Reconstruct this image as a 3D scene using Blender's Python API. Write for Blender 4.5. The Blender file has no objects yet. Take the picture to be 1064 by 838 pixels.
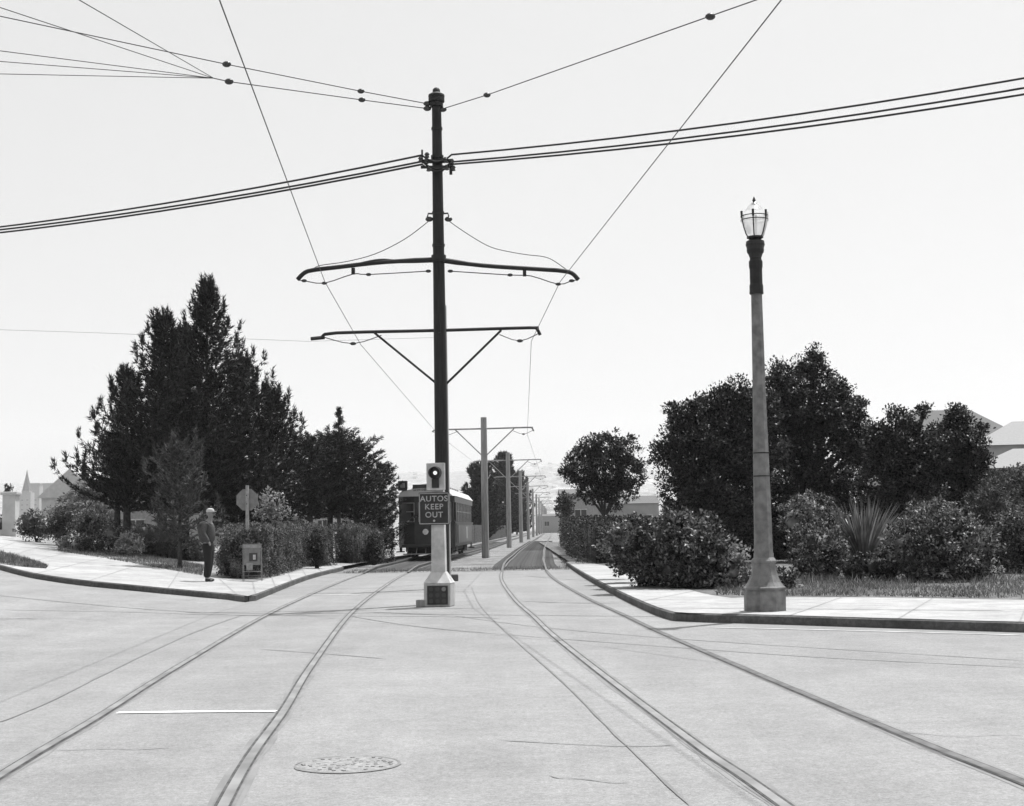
import bpy, bmesh, math, random
import numpy as np
from mathutils import Vector, Matrix
rnd = random.Random(7); NR = np.random.RandomState(11)
scene = bpy.context.scene
COL = scene.collection
R = math.radians

# ------------------------------------------------------------------ camera
FPX, CX, CY = 1500.0, 532.0, 419.0
CAMZ = 1.5
th = math.atan(129/1500.0); ro = R(0.95)
Fv = Vector((0, math.cos(th), math.sin(th)))
R0 = Vector((1, 0, 0)); U0 = Vector((0, -math.sin(th), math.cos(th)))
Rv = math.cos(ro)*R0 - math.sin(ro)*U0
Uv = math.cos(ro)*U0 + math.sin(ro)*R0
CAM = Vector((0, 0, CAMZ))
cd = bpy.data.cameras.new('camera'); cam = bpy.data.objects.new('camera', cd); COL.objects.link(cam)
cd.sensor_width = 36; cd.sensor_fit = 'HORIZONTAL'; cd.lens = 36*FPX/1064
cd.clip_start = 0.1; cd.clip_end = 9000
cam.matrix_world = Matrix(((Rv.x, Uv.x, -Fv.x, 0), (Rv.y, Uv.y, -Fv.y, 0), (Rv.z, Uv.z, -Fv.z, CAMZ), (0, 0, 0, 1)))
scene.camera = cam

def hgt(x, y):
    """height of the land: flat at the crossing, rising to the west"""
    s = max(0.0, -x-5.5)
    z = 0.09*s*s/(s+3.0)
    return min(z, 3.2)
def ray(px, py):
    return Fv*FPX + Rv*(px-CX) - Uv*(py-CY)
def P(px, py, Y):
    d = ray(px, py); return CAM + d*(Y/d.y)
def G(px, py, dz=0.0):
    d = ray(px, py); d = d/d.y; t = 5.0
    while t < 1500:
        p = CAM + d*t
        if p.z <= hgt(p.x, p.y)+dz: return p
        t += 0.02 if t < 80 else 0.3
    return CAM + d*1500
def PX(Y): return Y/FPX            # metres per photo pixel at depth Y

# ------------------------------------------------------------------ materials
def new_mat(name):
    m = bpy.data.materials.new(name); m.use_nodes = True
    nt = m.node_tree; b = nt.nodes['Principled BSDF']; return m, nt, b
def setin(n, k, v):
    if k in n.inputs: n.inputs[k].default_value = v
def mat(name, a, b=None, rough=0.75, scale=4.0, detail=6, bump=0.0, bscale=40, metal=0.0, lo=.35, hi=.65, spec=.35, coords='Object', stretch=None):
    m, nt, p = new_mat(name)
    p.inputs['Roughness'].default_value = rough; p.inputs['Metallic'].default_value = metal
    setin(p, 'Specular IOR Level', spec)
    tc = nt.nodes.new('ShaderNodeTexCoord'); src = tc.outputs[coords]
    if coords == 'World':
        pass
    if stretch:
        mp = nt.nodes.new('ShaderNodeMapping'); mp.inputs['Scale'].default_value = stretch
        nt.links.new(src, mp.inputs['Vector']); src = mp.outputs[0]
    if b is None: b = a
    n = nt.nodes.new('ShaderNodeTexNoise'); n.inputs['Scale'].default_value = scale; n.inputs['Detail'].default_value = detail
    nt.links.new(src, n.inputs['Vector'])
    cr = nt.nodes.new('ShaderNodeValToRGB'); cr.color_ramp.elements[0].position = lo; cr.color_ramp.elements[1].position = hi
    cr.color_ramp.elements[0].color = (a, a, a, 1); cr.color_ramp.elements[1].color = (b, b, b, 1)
    nt.links.new(n.outputs['Fac'], cr.inputs['Fac']); nt.links.new(cr.outputs['Color'], p.inputs['Base Color'])
    if bump:
        n2 = nt.nodes.new('ShaderNodeTexNoise'); n2.inputs['Scale'].default_value = bscale; n2.inputs['Detail'].default_value = 5
        nt.links.new(src, n2.inputs['Vector'])
        bp = nt.nodes.new('ShaderNodeBump'); bp.inputs['Strength'].default_value = bump; bp.inputs['Distance'].default_value = .02
        nt.links.new(n2.outputs['Fac'], bp.inputs['Height']); nt.links.new(bp.outputs['Normal'], p.inputs['Normal'])
    return m
def ground_mat(name, base, layers, rough=.85, bump=.25, bscale=55, bdist=.01):
    """base grey times several world-space noise layers (scale, amplitude, low, high)"""
    m, nt, p = new_mat(name); p.inputs['Roughness'].default_value = rough; setin(p, 'Specular IOR Level', .25)
    g = nt.nodes.new('ShaderNodeNewGeometry'); src = g.outputs['Position']
    val = nt.nodes.new('ShaderNodeValue'); val.outputs[0].default_value = base; cur = val.outputs[0]
    for i, L in enumerate(layers):
        sc, amp, lo, hi = L[:4]
        s2 = src
        if len(L) > 4:
            mp = nt.nodes.new('ShaderNodeMapping'); mp.inputs['Scale'].default_value = L[4]
            mp.inputs['Rotation'].default_value = (0, 0, L[5] if len(L) > 5 else 0)
            nt.links.new(src, mp.inputs['Vector']); s2 = mp.outputs[0]
        n = nt.nodes.new('ShaderNodeTexNoise'); n.inputs['Scale'].default_value = sc; n.inputs['Detail'].default_value = 5
        nt.links.new(s2, n.inputs['Vector'])
        mr = nt.nodes.new('ShaderNodeMapRange'); mr.inputs['From Min'].default_value = lo; mr.inputs['From Max'].default_value = hi
        mr.inputs['To Min'].default_value = 1-amp; mr.inputs['To Max'].default_value = 1+amp
        nt.links.new(n.outputs['Fac'], mr.inputs['Value'])
        mu = nt.nodes.new('ShaderNodeMath'); mu.operation = 'MULTIPLY'
        nt.links.new(cur, mu.inputs[0]); nt.links.new(mr.outputs[0], mu.inputs[1]); cur = mu.outputs[0]
    nt.links.new(cur, p.inputs['Base Color'])
    n2 = nt.nodes.new('ShaderNodeTexNoise'); n2.inputs['Scale'].default_value = bscale; n2.inputs['Detail'].default_value = 4
    nt.links.new(src, n2.inputs['Vector'])
    bp = nt.nodes.new('ShaderNodeBump'); bp.inputs['Strength'].default_value = bump; bp.inputs['Distance'].default_value = bdist
    nt.links.new(n2.outputs['Fac'], bp.inputs['Height']); nt.links.new(bp.outputs['Normal'], p.inputs['Normal'])
    return m
def leaf_mat(name, lo, hi, trans=.25, rough=.5):
    m, nt, p = new_mat(name)
    g = nt.nodes.new('ShaderNodeNewGeometry')
    mr = nt.nodes.new('ShaderNodeMapRange'); mr.inputs['To Min'].default_value = lo; mr.inputs['To Max'].default_value = hi
    pw = nt.nodes.new('ShaderNodeMath'); pw.operation = 'POWER'; pw.inputs[1].default_value = 2.2  # varied leaf tones, the few bright ones painted in as lit highlights
    nt.links.new(g.outputs['Random Per Island'], pw.inputs[0]); nt.links.new(pw.outputs[0], mr.inputs['Value'])
    n = nt.nodes.new('ShaderNodeTexNoise'); n.inputs['Scale'].default_value = 2.6; nt.links.new(g.outputs['Position'], n.inputs['Vector'])
    m2 = nt.nodes.new('ShaderNodeMapRange'); m2.inputs['From Min'].default_value = .3; m2.inputs['From Max'].default_value = .7
    m2.inputs['To Min'].default_value = .45; m2.inputs['To Max'].default_value = 1.7  # clump tones spread wide to paint in lit leaf clusters
    nt.links.new(n.outputs['Fac'], m2.inputs['Value'])
    mu = nt.nodes.new('ShaderNodeMath'); mu.operation = 'MULTIPLY'
    nt.links.new(mr.outputs[0], mu.inputs[0]); nt.links.new(m2.outputs[0], mu.inputs[1])
    p.inputs['Roughness'].default_value = rough; setin(p, 'Specular IOR Level', .22)
    nt.links.new(mu.outputs[0], p.inputs['Base Color'])
    t = nt.nodes.new('ShaderNodeBsdfTranslucent'); nt.links.new(mu.outputs[0], t.inputs['Color'])
    mx = nt.nodes.new('ShaderNodeMixShader'); mx.inputs['Fac'].default_value = trans
    out = nt.nodes['Material Output']
    nt.links.new(p.outputs[0], mx.inputs[1]); nt.links.new(t.outputs[0], mx.inputs[2]); nt.links.new(mx.outputs[0], out.inputs['Surface'])
    return m
M = {}
M['road'] = ground_mat('road_surface', .225, [(.12, .07, .35, .65), (.9, .07, .35, .65), (7, .07, .35, .65), (28, .12, .35, .65), (75, .17, .35, .65), (200, .14, .35, .65), (.5, .06, .35, .65, (2.2, .12, 1))], bump=.5, bscale=90)
M['lane'] = ground_mat('side_lane_concrete', .18, [(.5, .10, .35, .65), (6, .08, .35, .65), (60, .12, .35, .65)], bump=.4)
M['walk'] = ground_mat('sidewalk_concrete', .325, [(.4, .12, .35, .65), (2.2, .12, .35, .65), (12, .08, .35, .65), (70, .12, .35, .65)], bump=.25)
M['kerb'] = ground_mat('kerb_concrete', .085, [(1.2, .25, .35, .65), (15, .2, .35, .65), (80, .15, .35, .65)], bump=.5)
M['dirt'] = ground_mat('garden_dirt', .25, [(.35, .35, .35, .65), (3, .35, .35, .65), (30, .25, .35, .65)], bump=.8, bscale=20, bdist=.05)
M['far'] = ground_mat('far_land', .19, [(.006, .2, .35, .65), (.03, .3, .4, .6), (.1, .35, .42, .58)], bump=.1)
M['ballast'] = ground_mat('track_ballast', .19, [(.4, .3, .35, .65), (3, .3, .35, .65), (22, .4, .4, .6)], bump=1, bscale=25, bdist=.05)
M['verge'] = ground_mat('dry_verge', .12, [(.5, .3, .35, .65), (5, .35, .35, .65), (40, .3, .35, .65)], bump=.8, bscale=30, bdist=.04)
M['seam'] = mat('tar_seam', .14, .19, rough=.7, scale=3)  # tar colour, used for one painted pole shadow too
M['faint_seam'] = mat('worn_seam', .175, .215, rough=.8, scale=2)
M['paint'] = mat('road_paint', .72, .55, rough=.7, scale=9, lo=.5, hi=.75)
M['oldpaint'] = mat('worn_road_paint', .48, .33, rough=.8, scale=5)
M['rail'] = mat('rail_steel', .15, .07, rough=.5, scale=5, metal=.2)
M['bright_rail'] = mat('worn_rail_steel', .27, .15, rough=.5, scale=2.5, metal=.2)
M['groove'] = mat('rail_groove_dirt', .035, .10, rough=.9, scale=8)
M['flange'] = mat('rail_edge_asphalt', .14, .21, rough=.85, scale=5, bump=.4)
M['sleeper'] = mat('sleeper_wood', .12, .20, rough=.9, scale=8)
M['scuff'] = mat('scuffed_asphalt', .165, .215, rough=.85, scale=2.5, bump=.3)
M['joint'] = mat('sidewalk_joint_dirt', .20, .26)
M['iron'] = mat('manhole_iron', .19, .30, rough=.9, scale=18, bump=.8, bscale=50)
M['darkmetal'] = mat('dark_painted_steel', .008, .016, rough=.6, scale=9, bump=.15)
M['polewood'] = mat('pole_dark_paint', .008, .02, rough=.7, scale=5, bump=.2, stretch=(6, 6, .6))
M['concpole'] = mat('weathered_grey_pole', .21, .31, rough=.8, scale=3, bump=.3, stretch=(4, 4, .5))
M['lampconc'] = mat('lamp_post_concrete', .11, .20, rough=.75, scale=7, detail=9, bump=.35, bscale=60)
M['wire'] = mat('wire_metal', .05, rough=.6)
M['cable'] = mat('cable_rubber', .02, rough=.6)
M['porcelain'] = mat('insulator_brown', .02, rough=.25, spec=.6)
M['white'] = mat('white_paint', .55, .36, rough=.6, scale=5, detail=9, bump=.1)
M['whitebox'] = mat('weathered_white_paint', .34, .46, rough=.65, scale=5, bump=.1, stretch=(3, 3, 1))
M['black'] = mat('black_enamel', .015, .028, rough=.4, scale=6)
M['letters'] = mat('sign_letter_paint', .42, .3, scale=12,  rough=.5)
M['signgrey'] = mat('sign_back_metal', .16, .22, rough=.5, scale=8)
M['paper'] = mat('paper', .55, .4, rough=.7, scale=20)
M['lightwood'] = mat('pale_wood', .22, .32, rough=.8, scale=10)
M['bark'] = mat('bark', .03, .07, rough=.95, scale=9, bump=.6, bscale=18)
M['needle'] = leaf_mat('pine_needles', .005, .04, .12, .6)
M['cypress'] = leaf_mat('cypress_sprays', .008, .05, .12, .6)
M['broad'] = leaf_mat('glossy_tree_leaves', .006, .08, .12, .4)
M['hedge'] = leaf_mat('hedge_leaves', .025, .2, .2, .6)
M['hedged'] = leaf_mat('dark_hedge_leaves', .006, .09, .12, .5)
M['bushr'] = leaf_mat('shrub_leaves', .02, .24, .15, .42)
M['sunshrub'] = leaf_mat('sunny_shrub_leaves', .02, .30, .2, .5)  # lighter shrub leaves, sunlit brightness put into the colour
M['pale'] = leaf_mat('pale_shrub_leaves', .16, .36, .3)
M['greyleaf'] = leaf_mat('grey_tree_leaves', .04, .11, .2,.6)
M['hazyleaf'] = leaf_mat('faded_tree_leaves', .12, .32, .25, .6)  # distance haze painted in as a paler leaf colour
M['dry'] = leaf_mat('dry_grass_blades', .07, .28, .3, .7)
M['tramdark'] = mat('tram_dark_paint', .022, .035, rough=.35, scale=3)
M['tramside'] = mat('tram_side_paint', .10, .14, rough=.4, scale=3)
M['tramroof'] = mat('tram_roof_canvas', .50, .40, rough=.8, scale=2)
M['trim'] = mat('tram_trim_paint', .3, .22, rough=.5, scale=8)
M['rubber'] = mat('tyre_rubber', .02, rough=.8)
M['carwhite'] = mat('cream_car_paint', .6, rough=.25)
M['chrome'] = mat('chrome', .6, rough=.15, metal=1)
M['plaster'] = mat('pale_plaster', .42, .34, rough=.85, scale=1.5)
M['roofs'] = mat('roof_shingle', .10, .14, rough=.85, scale=8, stretch=(1, 1, 12))
M['fadedroof'] = mat('faded_pale_roof', .40, .46, rough=.9)  # roof paled to paint in the haze over the far gable
M['rooflight'] = mat('pale_roof_shingle', .24, .29, rough=.85, scale=8, stretch=(1, 1, 12))
M['fardark'] = mat('far_dark_openings', .05, rough=.5)
M['stone'] = mat('gatepost_stone', .42, .52, rough=.85, scale=2, bump=.3)
M['skin'] = mat('skin', .17, .2, rough=.6, scale=20)
M['jacket'] = mat('grey_jacket_wool', .04, .065, rough=.95, scale=40, bump=.3)
M['trousers'] = mat('dark_trousers', .012, rough=.9)
M['shoe'] = mat('dark_shoes', .015, rough=.4)
M['cap'] = mat('white_cap_cloth', .42, rough=.9)
M['board'] = mat('weathered_fence_boards', .10, .2, rough=.9, scale=3, stretch=(9, 9, .4))
def glassy(name, c=.04, rough=.08):
    m, nt, p = new_mat(name); p.inputs['Base Color'].default_value = (c, c, c, 1); p.inputs['Roughness'].default_value = rough
    setin(p, 'Specular IOR Level', .8); return m
M['glass'] = glassy('dark_window_glass')
M['sideglass'] = glassy('bright_window_glass', .22, .1)
m, nt, p = new_mat('lamp_globe_glass')
t = nt.nodes.new('ShaderNodeBsdfTransparent'); t.inputs['Color'].default_value = (.9, .9, .9, 1)
d = nt.nodes.new('ShaderNodeBsdfTranslucent'); d.inputs['Color'].default_value = (.85, .85, .85, 1)
gl = nt.nodes.new('ShaderNodeBsdfGlossy'); gl.inputs['Roughness'].default_value = .15; gl.inputs['Color'].default_value = (.8, .8, .8, 1)
m1 = nt.nodes.new('ShaderNodeMixShader'); m1.inputs[0].default_value = .5; m2 = nt.nodes.new('ShaderNodeMixShader'); m2.inputs[0].default_value = .1
nt.links.new(t.outputs[0], m1.inputs[1]); nt.links.new(d.outputs[0], m1.inputs[2])
nt.links.new(m1.outputs[0], m2.inputs[1]); nt.links.new(gl.outputs[0], m2.inputs[2])
nt.links.new(m2.outputs[0], nt.nodes['Material Output'].inputs['Surface']); M['globe'] = m
m, nt, p = new_mat('lit_signal_lens'); p.inputs['Base Color'].default_value = (.7, .7, .7, 1)
p.inputs['Emission Color'].default_value = (1, 1, 1, 1); p.inputs['Emission Strength'].default_value = .6; M['lens'] = m

# ------------------------------------------------------------------ mesh building
class MB:
    def __init__(s): s.v = []; s.f = []
    def add(s, vs, fs):
        n = len(s.v); s.v += [tuple(v) for v in vs]; s.f += [tuple(i+n for i in f) for f in fs]; return s
    def box(s, c, size, rz=0.0, taper=1.0, rx=0.0):
        x, y, z = (k/2 for k in size); vs = []
        m_ = Matrix.Rotation(rz, 3, 'Z') @ Matrix.Rotation(rx, 3, 'X')
        for dz, t_ in ((-z, 1), (z, taper)):
            for dx, dy in ((-x, -y), (x, -y), (x, y), (-x, y)):
                vs.append(m_ @ Vector((dx*t_, dy*t_, dz)) + Vector(c))
        return s.add(vs, [(3, 2, 1, 0), (4, 5, 6, 7), (0, 1, 5, 4), (1, 2, 6, 5), (2, 3, 7, 6), (3, 0, 4, 7)])
    def bbox(s, c, size, b=.03, rz=0.0):
        """box with chamfered edges"""
        bm = bmesh.new(); bmesh.ops.create_cube(bm, size=1)
        for v in bm.verts: v.co = Vector((v.co.x*size[0], v.co.y*size[1], v.co.z*size[2]))
        bmesh.ops.bevel(bm, geom=list(bm.edges), offset=b, segments=2, affect='EDGES', profile=.5)
        m_ = Matrix.Rotation(rz, 3, 'Z'); bm.verts.index_update()
        s.add([m_ @ v.co + Vector(c) for v in bm.verts], [[v.index for v in f.verts] for f in bm.faces]); bm.free(); return s
    def tube(s, pts, r, n=8, cap=True):
        pts = [Vector(p_) for p_ in pts]; k = len(pts)
        rs = r if isinstance(r, (list, tuple)) else [r]*k
        up = Vector((0, 0, 1)); vs = []; prev = None
        for i, p_ in enumerate(pts):
            t_ = (pts[min(i+1, k-1)]-pts[max(i-1, 0)]).normalized()
            if prev is None:
                a = t_.cross(up if abs(t_.z) < .9 else Vector((1, 0, 0))).normalized()
            else:
                a = (prev - t_*prev.dot(t_)).normalized()
            prev = a; b = t_.cross(a)
            for j in range(n):
                an = 2*math.pi*j/n; vs.append(p_ + (a*math.cos(an)+b*math.sin(an))*rs[i])
        fs = [(i*n+j, i*n+(j+1) % n, (i+1)*n+(j+1) % n, (i+1)*n+j) for i in range(k-1) for j in range(n)]
        if cap: fs += [tuple(range(n))[::-1], tuple((k-1)*n+j for j in range(n))]
        return s.add(vs, fs)
    def lathe(s, prof, n=16, c=(0, 0, 0), rot=0.0, cap=True):
        vs = []; c = Vector(c); k = len(prof)
        for r, z in prof:
            for j in range(n):
                an = rot+2*math.pi*j/n; vs.append(c+Vector((r*math.cos(an), r*math.sin(an), z)))
        fs = [(i*n+j, i*n+(j+1) % n, (i+1)*n+(j+1) % n, (i+1)*n+j) for i in range(k-1) for j in range(n)]
        if cap: fs += [tuple(range(n))[::-1], tuple((k-1)*n+j for j in range(n))]
        return s.add(vs, fs)
    def ball(s, c, r, n=8, sc=(1, 1, 1)):
        prof = [(max(.001, math.sin(math.pi*i/n)), -math.cos(math.pi*i/n)) for i in range(n+1)]
        m0 = MB().lathe(prof, 2*n)
        return s.add([Vector((v[0]*r*sc[0], v[1]*r*sc[1], v[2]*r*sc[2]))+Vector(c) for v in m0.v], m0.f)
    def disc(s, c, r, axis='y', t_=.02, n=20):
        vs = []; 
        for d_ in (-t_/2, t_/2):
            for j in range(n):
                a = 2*math.pi*j/n+math.pi/n; u, w = r*math.cos(a), r*math.sin(a)
                vs.append(Vector(c)+(Vector((u, d_, w)) if axis == 'y' else Vector((d_, u, w)) if axis == 'x' else Vector((u, w, d_))))
        return s.add(vs, [tuple(range(n))[::-1], tuple(range(n, 2*n))]+[(j, (j+1) % n, n+(j+1) % n, n+j) for j in range(n)])
def link(name, me, parent=None):
    o = bpy.data.objects.new(name, me); COL.objects.link(o)
    if parent is not None: o.parent = parent
    return o
def tag(o, label, cat, group=None, kind=None):
    if label: o['label'] = label
    if cat: o['category'] = cat
    if group: o['group'] = group
    if kind: o['kind'] = kind
    return o
def thing(name, label, cat, loc=(0, 0, 0), rz=0.0, group=None):
    o = bpy.data.objects.new(name, None); COL.objects.link(o); o.location = loc; o.rotation_euler = (0, 0, rz)
    o.empty_display_size = .2
    return tag(o, label, cat, group)
def build(name, mb, m, parent=None, smooth=False, world=False, recenter=False):
    """world=True: the vertices are world coordinates, made local to the (unrotated) parent"""
    off = Vector((0, 0, 0))
    if world and parent is not None: off = Vector(parent.location)
    if recenter:
        a = np.array(mb.v); off = Vector(((a[:, 0].min()+a[:, 0].max())/2, (a[:, 1].min()+a[:, 1].max())/2, a[:, 2].min()))
    me = bpy.data.meshes.new(name)
    me.from_pydata([(v[0]-off[0], v[1]-off[1], v[2]-off[2]) for v in mb.v], [], mb.f)
    bm = bmesh.new(); bm.from_mesh(me); bmesh.ops.recalc_face_normals(bm, faces=bm.faces); bm.to_mesh(me); bm.free()
    me.materials.append(m)
    if smooth:
        me.polygons.foreach_set('use_smooth', [True]*len(me.polygons))
        if smooth != 'all':
            me.set_sharp_from_angle(angle=R(40))
    me.update()
    o = link(name, me, parent)
    if recenter: o.location = off
    return o
def np_mesh(name, V, F, m, parent=None, off=(0, 0, 0)):
    """V (n,3), F list of (k, array of k-gons)"""
    V = V-np.array(off)[None, :]
    me = bpy.data.meshes.new(name); me.vertices.add(len(V)); me.vertices.foreach_set('co', V.astype(np.float32).ravel())
    loops = np.concatenate([f.ravel() for f in F]); sizes = np.concatenate([np.full(len(f), f.shape[1]) for f in F])
    starts = np.concatenate([[0], np.cumsum(sizes)[:-1]])
    me.loops.add(len(loops)); me.loops.foreach_set('vertex_index', loops.astype(np.int32))
    me.polygons.add(len(sizes)); me.polygons.foreach_set('loop_start', starts.astype(np.int32))
    me.update(calc_edges=True); me.validate(); me.materials.append(m)
    return link(name, me, parent)
def unit(a): return a/np.maximum(1e-9, np.linalg.norm(a, axis=1))[:, None]
def leaf_quads(C, D, size, aspect=.5, jit=.8, rs=NR, N=None):
    """diamond leaves at C pointing roughly along D"""
    n = len(C); d = unit(D+rs.normal(0, jit, (n, 3)))
    nn = rs.normal(0, .55, (n, 3))+np.array([0, 0, .9])+.5*D if N is None else N
    side = unit(np.cross(d, nn))
    s = (size*rs.uniform(.6, 1.35, n))[:, None]
    mid = C+d*s*.5
    V = np.stack([C, mid+side*s*aspect*.5, C+d*s, mid-side*s*aspect*.5], 1).reshape(-1, 3)
    return V, np.arange(4*n).reshape(n, 4)
def needle_tris(C, D, length, width, jit, rs=NR):
    n = len(C); d = unit(D+rs.normal(0, jit, (n, 3))); side = unit(np.cross(d, rs.normal(0, 1, (n, 3))))
    s = (length*rs.uniform(.6, 1.3, n))[:, None]
    V = np.stack([C-side*width*.5, C+side*width*.5, C+d*s], 1).reshape(-1, 3)
    return V, np.arange(3*n).reshape(n, 3)

# ------------------------------------------------------------------ world, sun, haze
SUN_EL, SUN_AZ = R(69), R(47)       # azimuth from +Y towards +X
w = bpy.data.worlds.new('World'); scene.world = w; w.use_nodes = True
nt = w.node_tree; bg = nt.nodes['Background']
sky = nt.nodes.new('ShaderNodeTexSky'); sky.sky_type = 'NISHITA'; sky.sun_disc = False
sky.sun_elevation = SUN_EL; sky.sun_rotation = SUN_AZ; sky.dust_density = 4.0; sky.air_density = 1.0; sky.ozone_density = 1
bw = nt.nodes.new('ShaderNodeRGBToBW'); nt.links.new(sky.outputs[0], bw.inputs[0]); veil = nt.nodes.new('ShaderNodeMath'); veil.operation = 'MULTIPLY_ADD'      # thin high white veil over the clear sky
veil.inputs[1].default_value = .36; veil.inputs[2].default_value = 2.62
nt.links.new(bw.outputs[0], veil.inputs[0]); nt.links.new(veil.outputs[0], bg.inputs['Color'])
bg.inputs['Strength'].default_value = 0.15
sd = bpy.data.lights.new('sun', 'SUN'); sd.energy = 4.6; sd.angle = R(.5); sd.color = (1, 1, 1)
sun = bpy.data.objects.new('sun', sd); COL.objects.link(sun)
sv = Vector((math.cos(SUN_EL)*math.sin(SUN_AZ), math.cos(SUN_EL)*math.cos(SUN_AZ), math.sin(SUN_EL)))
sun.rotation_euler = (-sv).to_track_quat('-Z', 'Y').to_euler()
vs_ = scene.view_settings; vs_.view_transform = 'Standard'; vs_.look = 'None'; vs_.gamma = 1; vs_.exposure = 0.40; vs_.use_curve_mapping = False
scene.render.engine = 'CYCLES'; scene.cycles.use_denoising = True
scene.cycles.max_bounces = 6; scene.cycles.transparent_max_bounces = 8; scene.cycles.volume_bounces = 1
scene.cycles.use_adaptive_sampling = True; scene.cycles.adaptive_threshold = .02
HAZE = 0.00015
m = bpy.data.materials.new('haze_air'); m.use_nodes = True; nt = m.node_tree
nt.nodes.remove(nt.nodes['Principled BSDF']); pv = nt.nodes.new('ShaderNodeVolumePrincipled')
pv.inputs['Color'].default_value = (.97, .97, .97, 1); pv.inputs['Density'].default_value = HAZE; pv.inputs['Anisotropy'].default_value = .3
nt.links.new(pv.outputs[0], nt.nodes['Material Output'].inputs['Volume'])
tag(build('haze', MB().box((0, 2400, 179), (9000, 5300, 362)), m), None, None, kind='stuff')

# ------------------------------------------------------------------ ground
def grid(name, xs, ys, dz, m, kind='structure'):
    mb = MB(); nx = len(xs)
    for y in ys:
        for x in xs: mb.v.append((x, y, hgt(x, y)+dz))
    for j in range(len(ys)-1):
        for i in range(nx-1): mb.f.append((j*nx+i, j*nx+i+1, (j+1)*nx+i+1, (j+1)*nx+i))
    return tag(build(name, mb, m), None, None, kind=kind)
def frange(a, b, s):
    out = []; 
    while a < b-1e-6: out.append(a); a += s
    return out+[b]
xs = [-4400, -2000, -600, -300, -150, -80]+frange(-60, -5.5, 1.5)+[0, 20, 60, 150, 400, 1250, 4400]
ys = [-180, -60, 0]+frange(10, 120, 10)+[200, 400, 800, 1600, 3100, 4900]
grid('ground', xs, ys, -.06, M['dirt'])
def catmull(pts, n=6):
    pts = [Vector(p_) for p_ in pts]; out = []
    for i in range(len(pts)-1):
        p0, p1, p2, p3 = pts[max(i-1, 0)], pts[i], pts[i+1], pts[min(i+2, len(pts)-1)]
        for k in range(n):
            t_ = k/n
            out.append(.5*((2*p1)+(p2-p0)*t_+(2*p0-5*p1+4*p2-p3)*t_*t_+(3*p1-p0-3*p2+p3)*t_**3))
    return out+[pts[-1]]
def resample(pts, n):
    pts = [Vector((p_[0], p_[1], 0)) for p_ in pts]; d = [0]
    for a, b in zip(pts, pts[1:]): d.append(d[-1]+(b-a).length)
    out = []; j = 0
    for k in range(n):
        s = d[-1]*k/(n-1)
        while j < len(d)-2 and d[j+1] < s: j += 1
        t_ = (s-d[j])/max(1e-9, d[j+1]-d[j]); out.append(pts[j].lerp(pts[j+1], t_))
    return out
def ruled(A, B, dz, cross=8, mb=None):
    """draped sheet between two equally long polylines"""
    mb = mb or MB(); base = len(mb.v); k = len(A)
    for a, b in zip(A, B):
        for j in range(cross+1):
            t_ = j/cross; x = a[0]+(b[0]-a[0])*t_; y = a[1]+(b[1]-a[1])*t_; mb.v.append((x, y, hgt(x, y)+dz))
    c = cross+1
    for i in range(k-1):
        for j in range(cross): mb.f.append((base+i*c+j, base+i*c+j+1, base+(i+1)*c+j+1, base+(i+1)*c+j))
    return mb
# the crossing: one wide sheet of worn asphalt
xs = frange(-60, -5.5, 1.0)+[-3, 0, 3, 10, 25, 60]
YEND = 50.0
grid('road', xs, [-40, 0, 15, 25, 32, 40, YEND], 0.0, M['road'])
K = .14
Lk = [G(px, py, K) for px, py in [(0, 587), (64, 600), (129, 607), (193, 613), (240, 617.2), (256, 619.5)]]
Lc = [G(px, py, K) for px, py in [(264, 619), (272, 615.5), (320, 598), (357, 589)]]
Lk = [Lk[0]+(Lk[0]-Lk[1]).normalized()*18+Vector((0, 4, 0))]+Lk
Lfront = catmull(Lk, 5)[:-1]+catmull([Lk[-1]]+Lc, 5)
Lfront[-1] = Vector((Lfront[-1].x, Lfront[-1].y, 0))
Rk_a = [G(px, py, K) for px, py in [(588, 584), (604, 594), (636, 611), (674, 628), (700, 636.3)]]
Rk_b = [G(px, py, K) for px, py in [(716, 637.2), (790, 638.8), (900, 642), (1064, 646.5)]]
Rk_b.append(Rk_b[-1]+(Rk_b[-1]-Rk_b[-2])*3)
Rfront = catmull(Rk_a+Rk_b, 5)
def offs(line, d):
    out = []
    for i, p_ in enumerate(line):
        a = line[max(0, i-1)]; b = line[min(len(line)-1, i+1)]
        t_ = Vector((b[0]-a[0], b[1]-a[1], 0)).normalized(); out.append(Vector((p_[0]-t_.y*d, p_[1]+t_.x*d, 0)))
    return out
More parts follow.
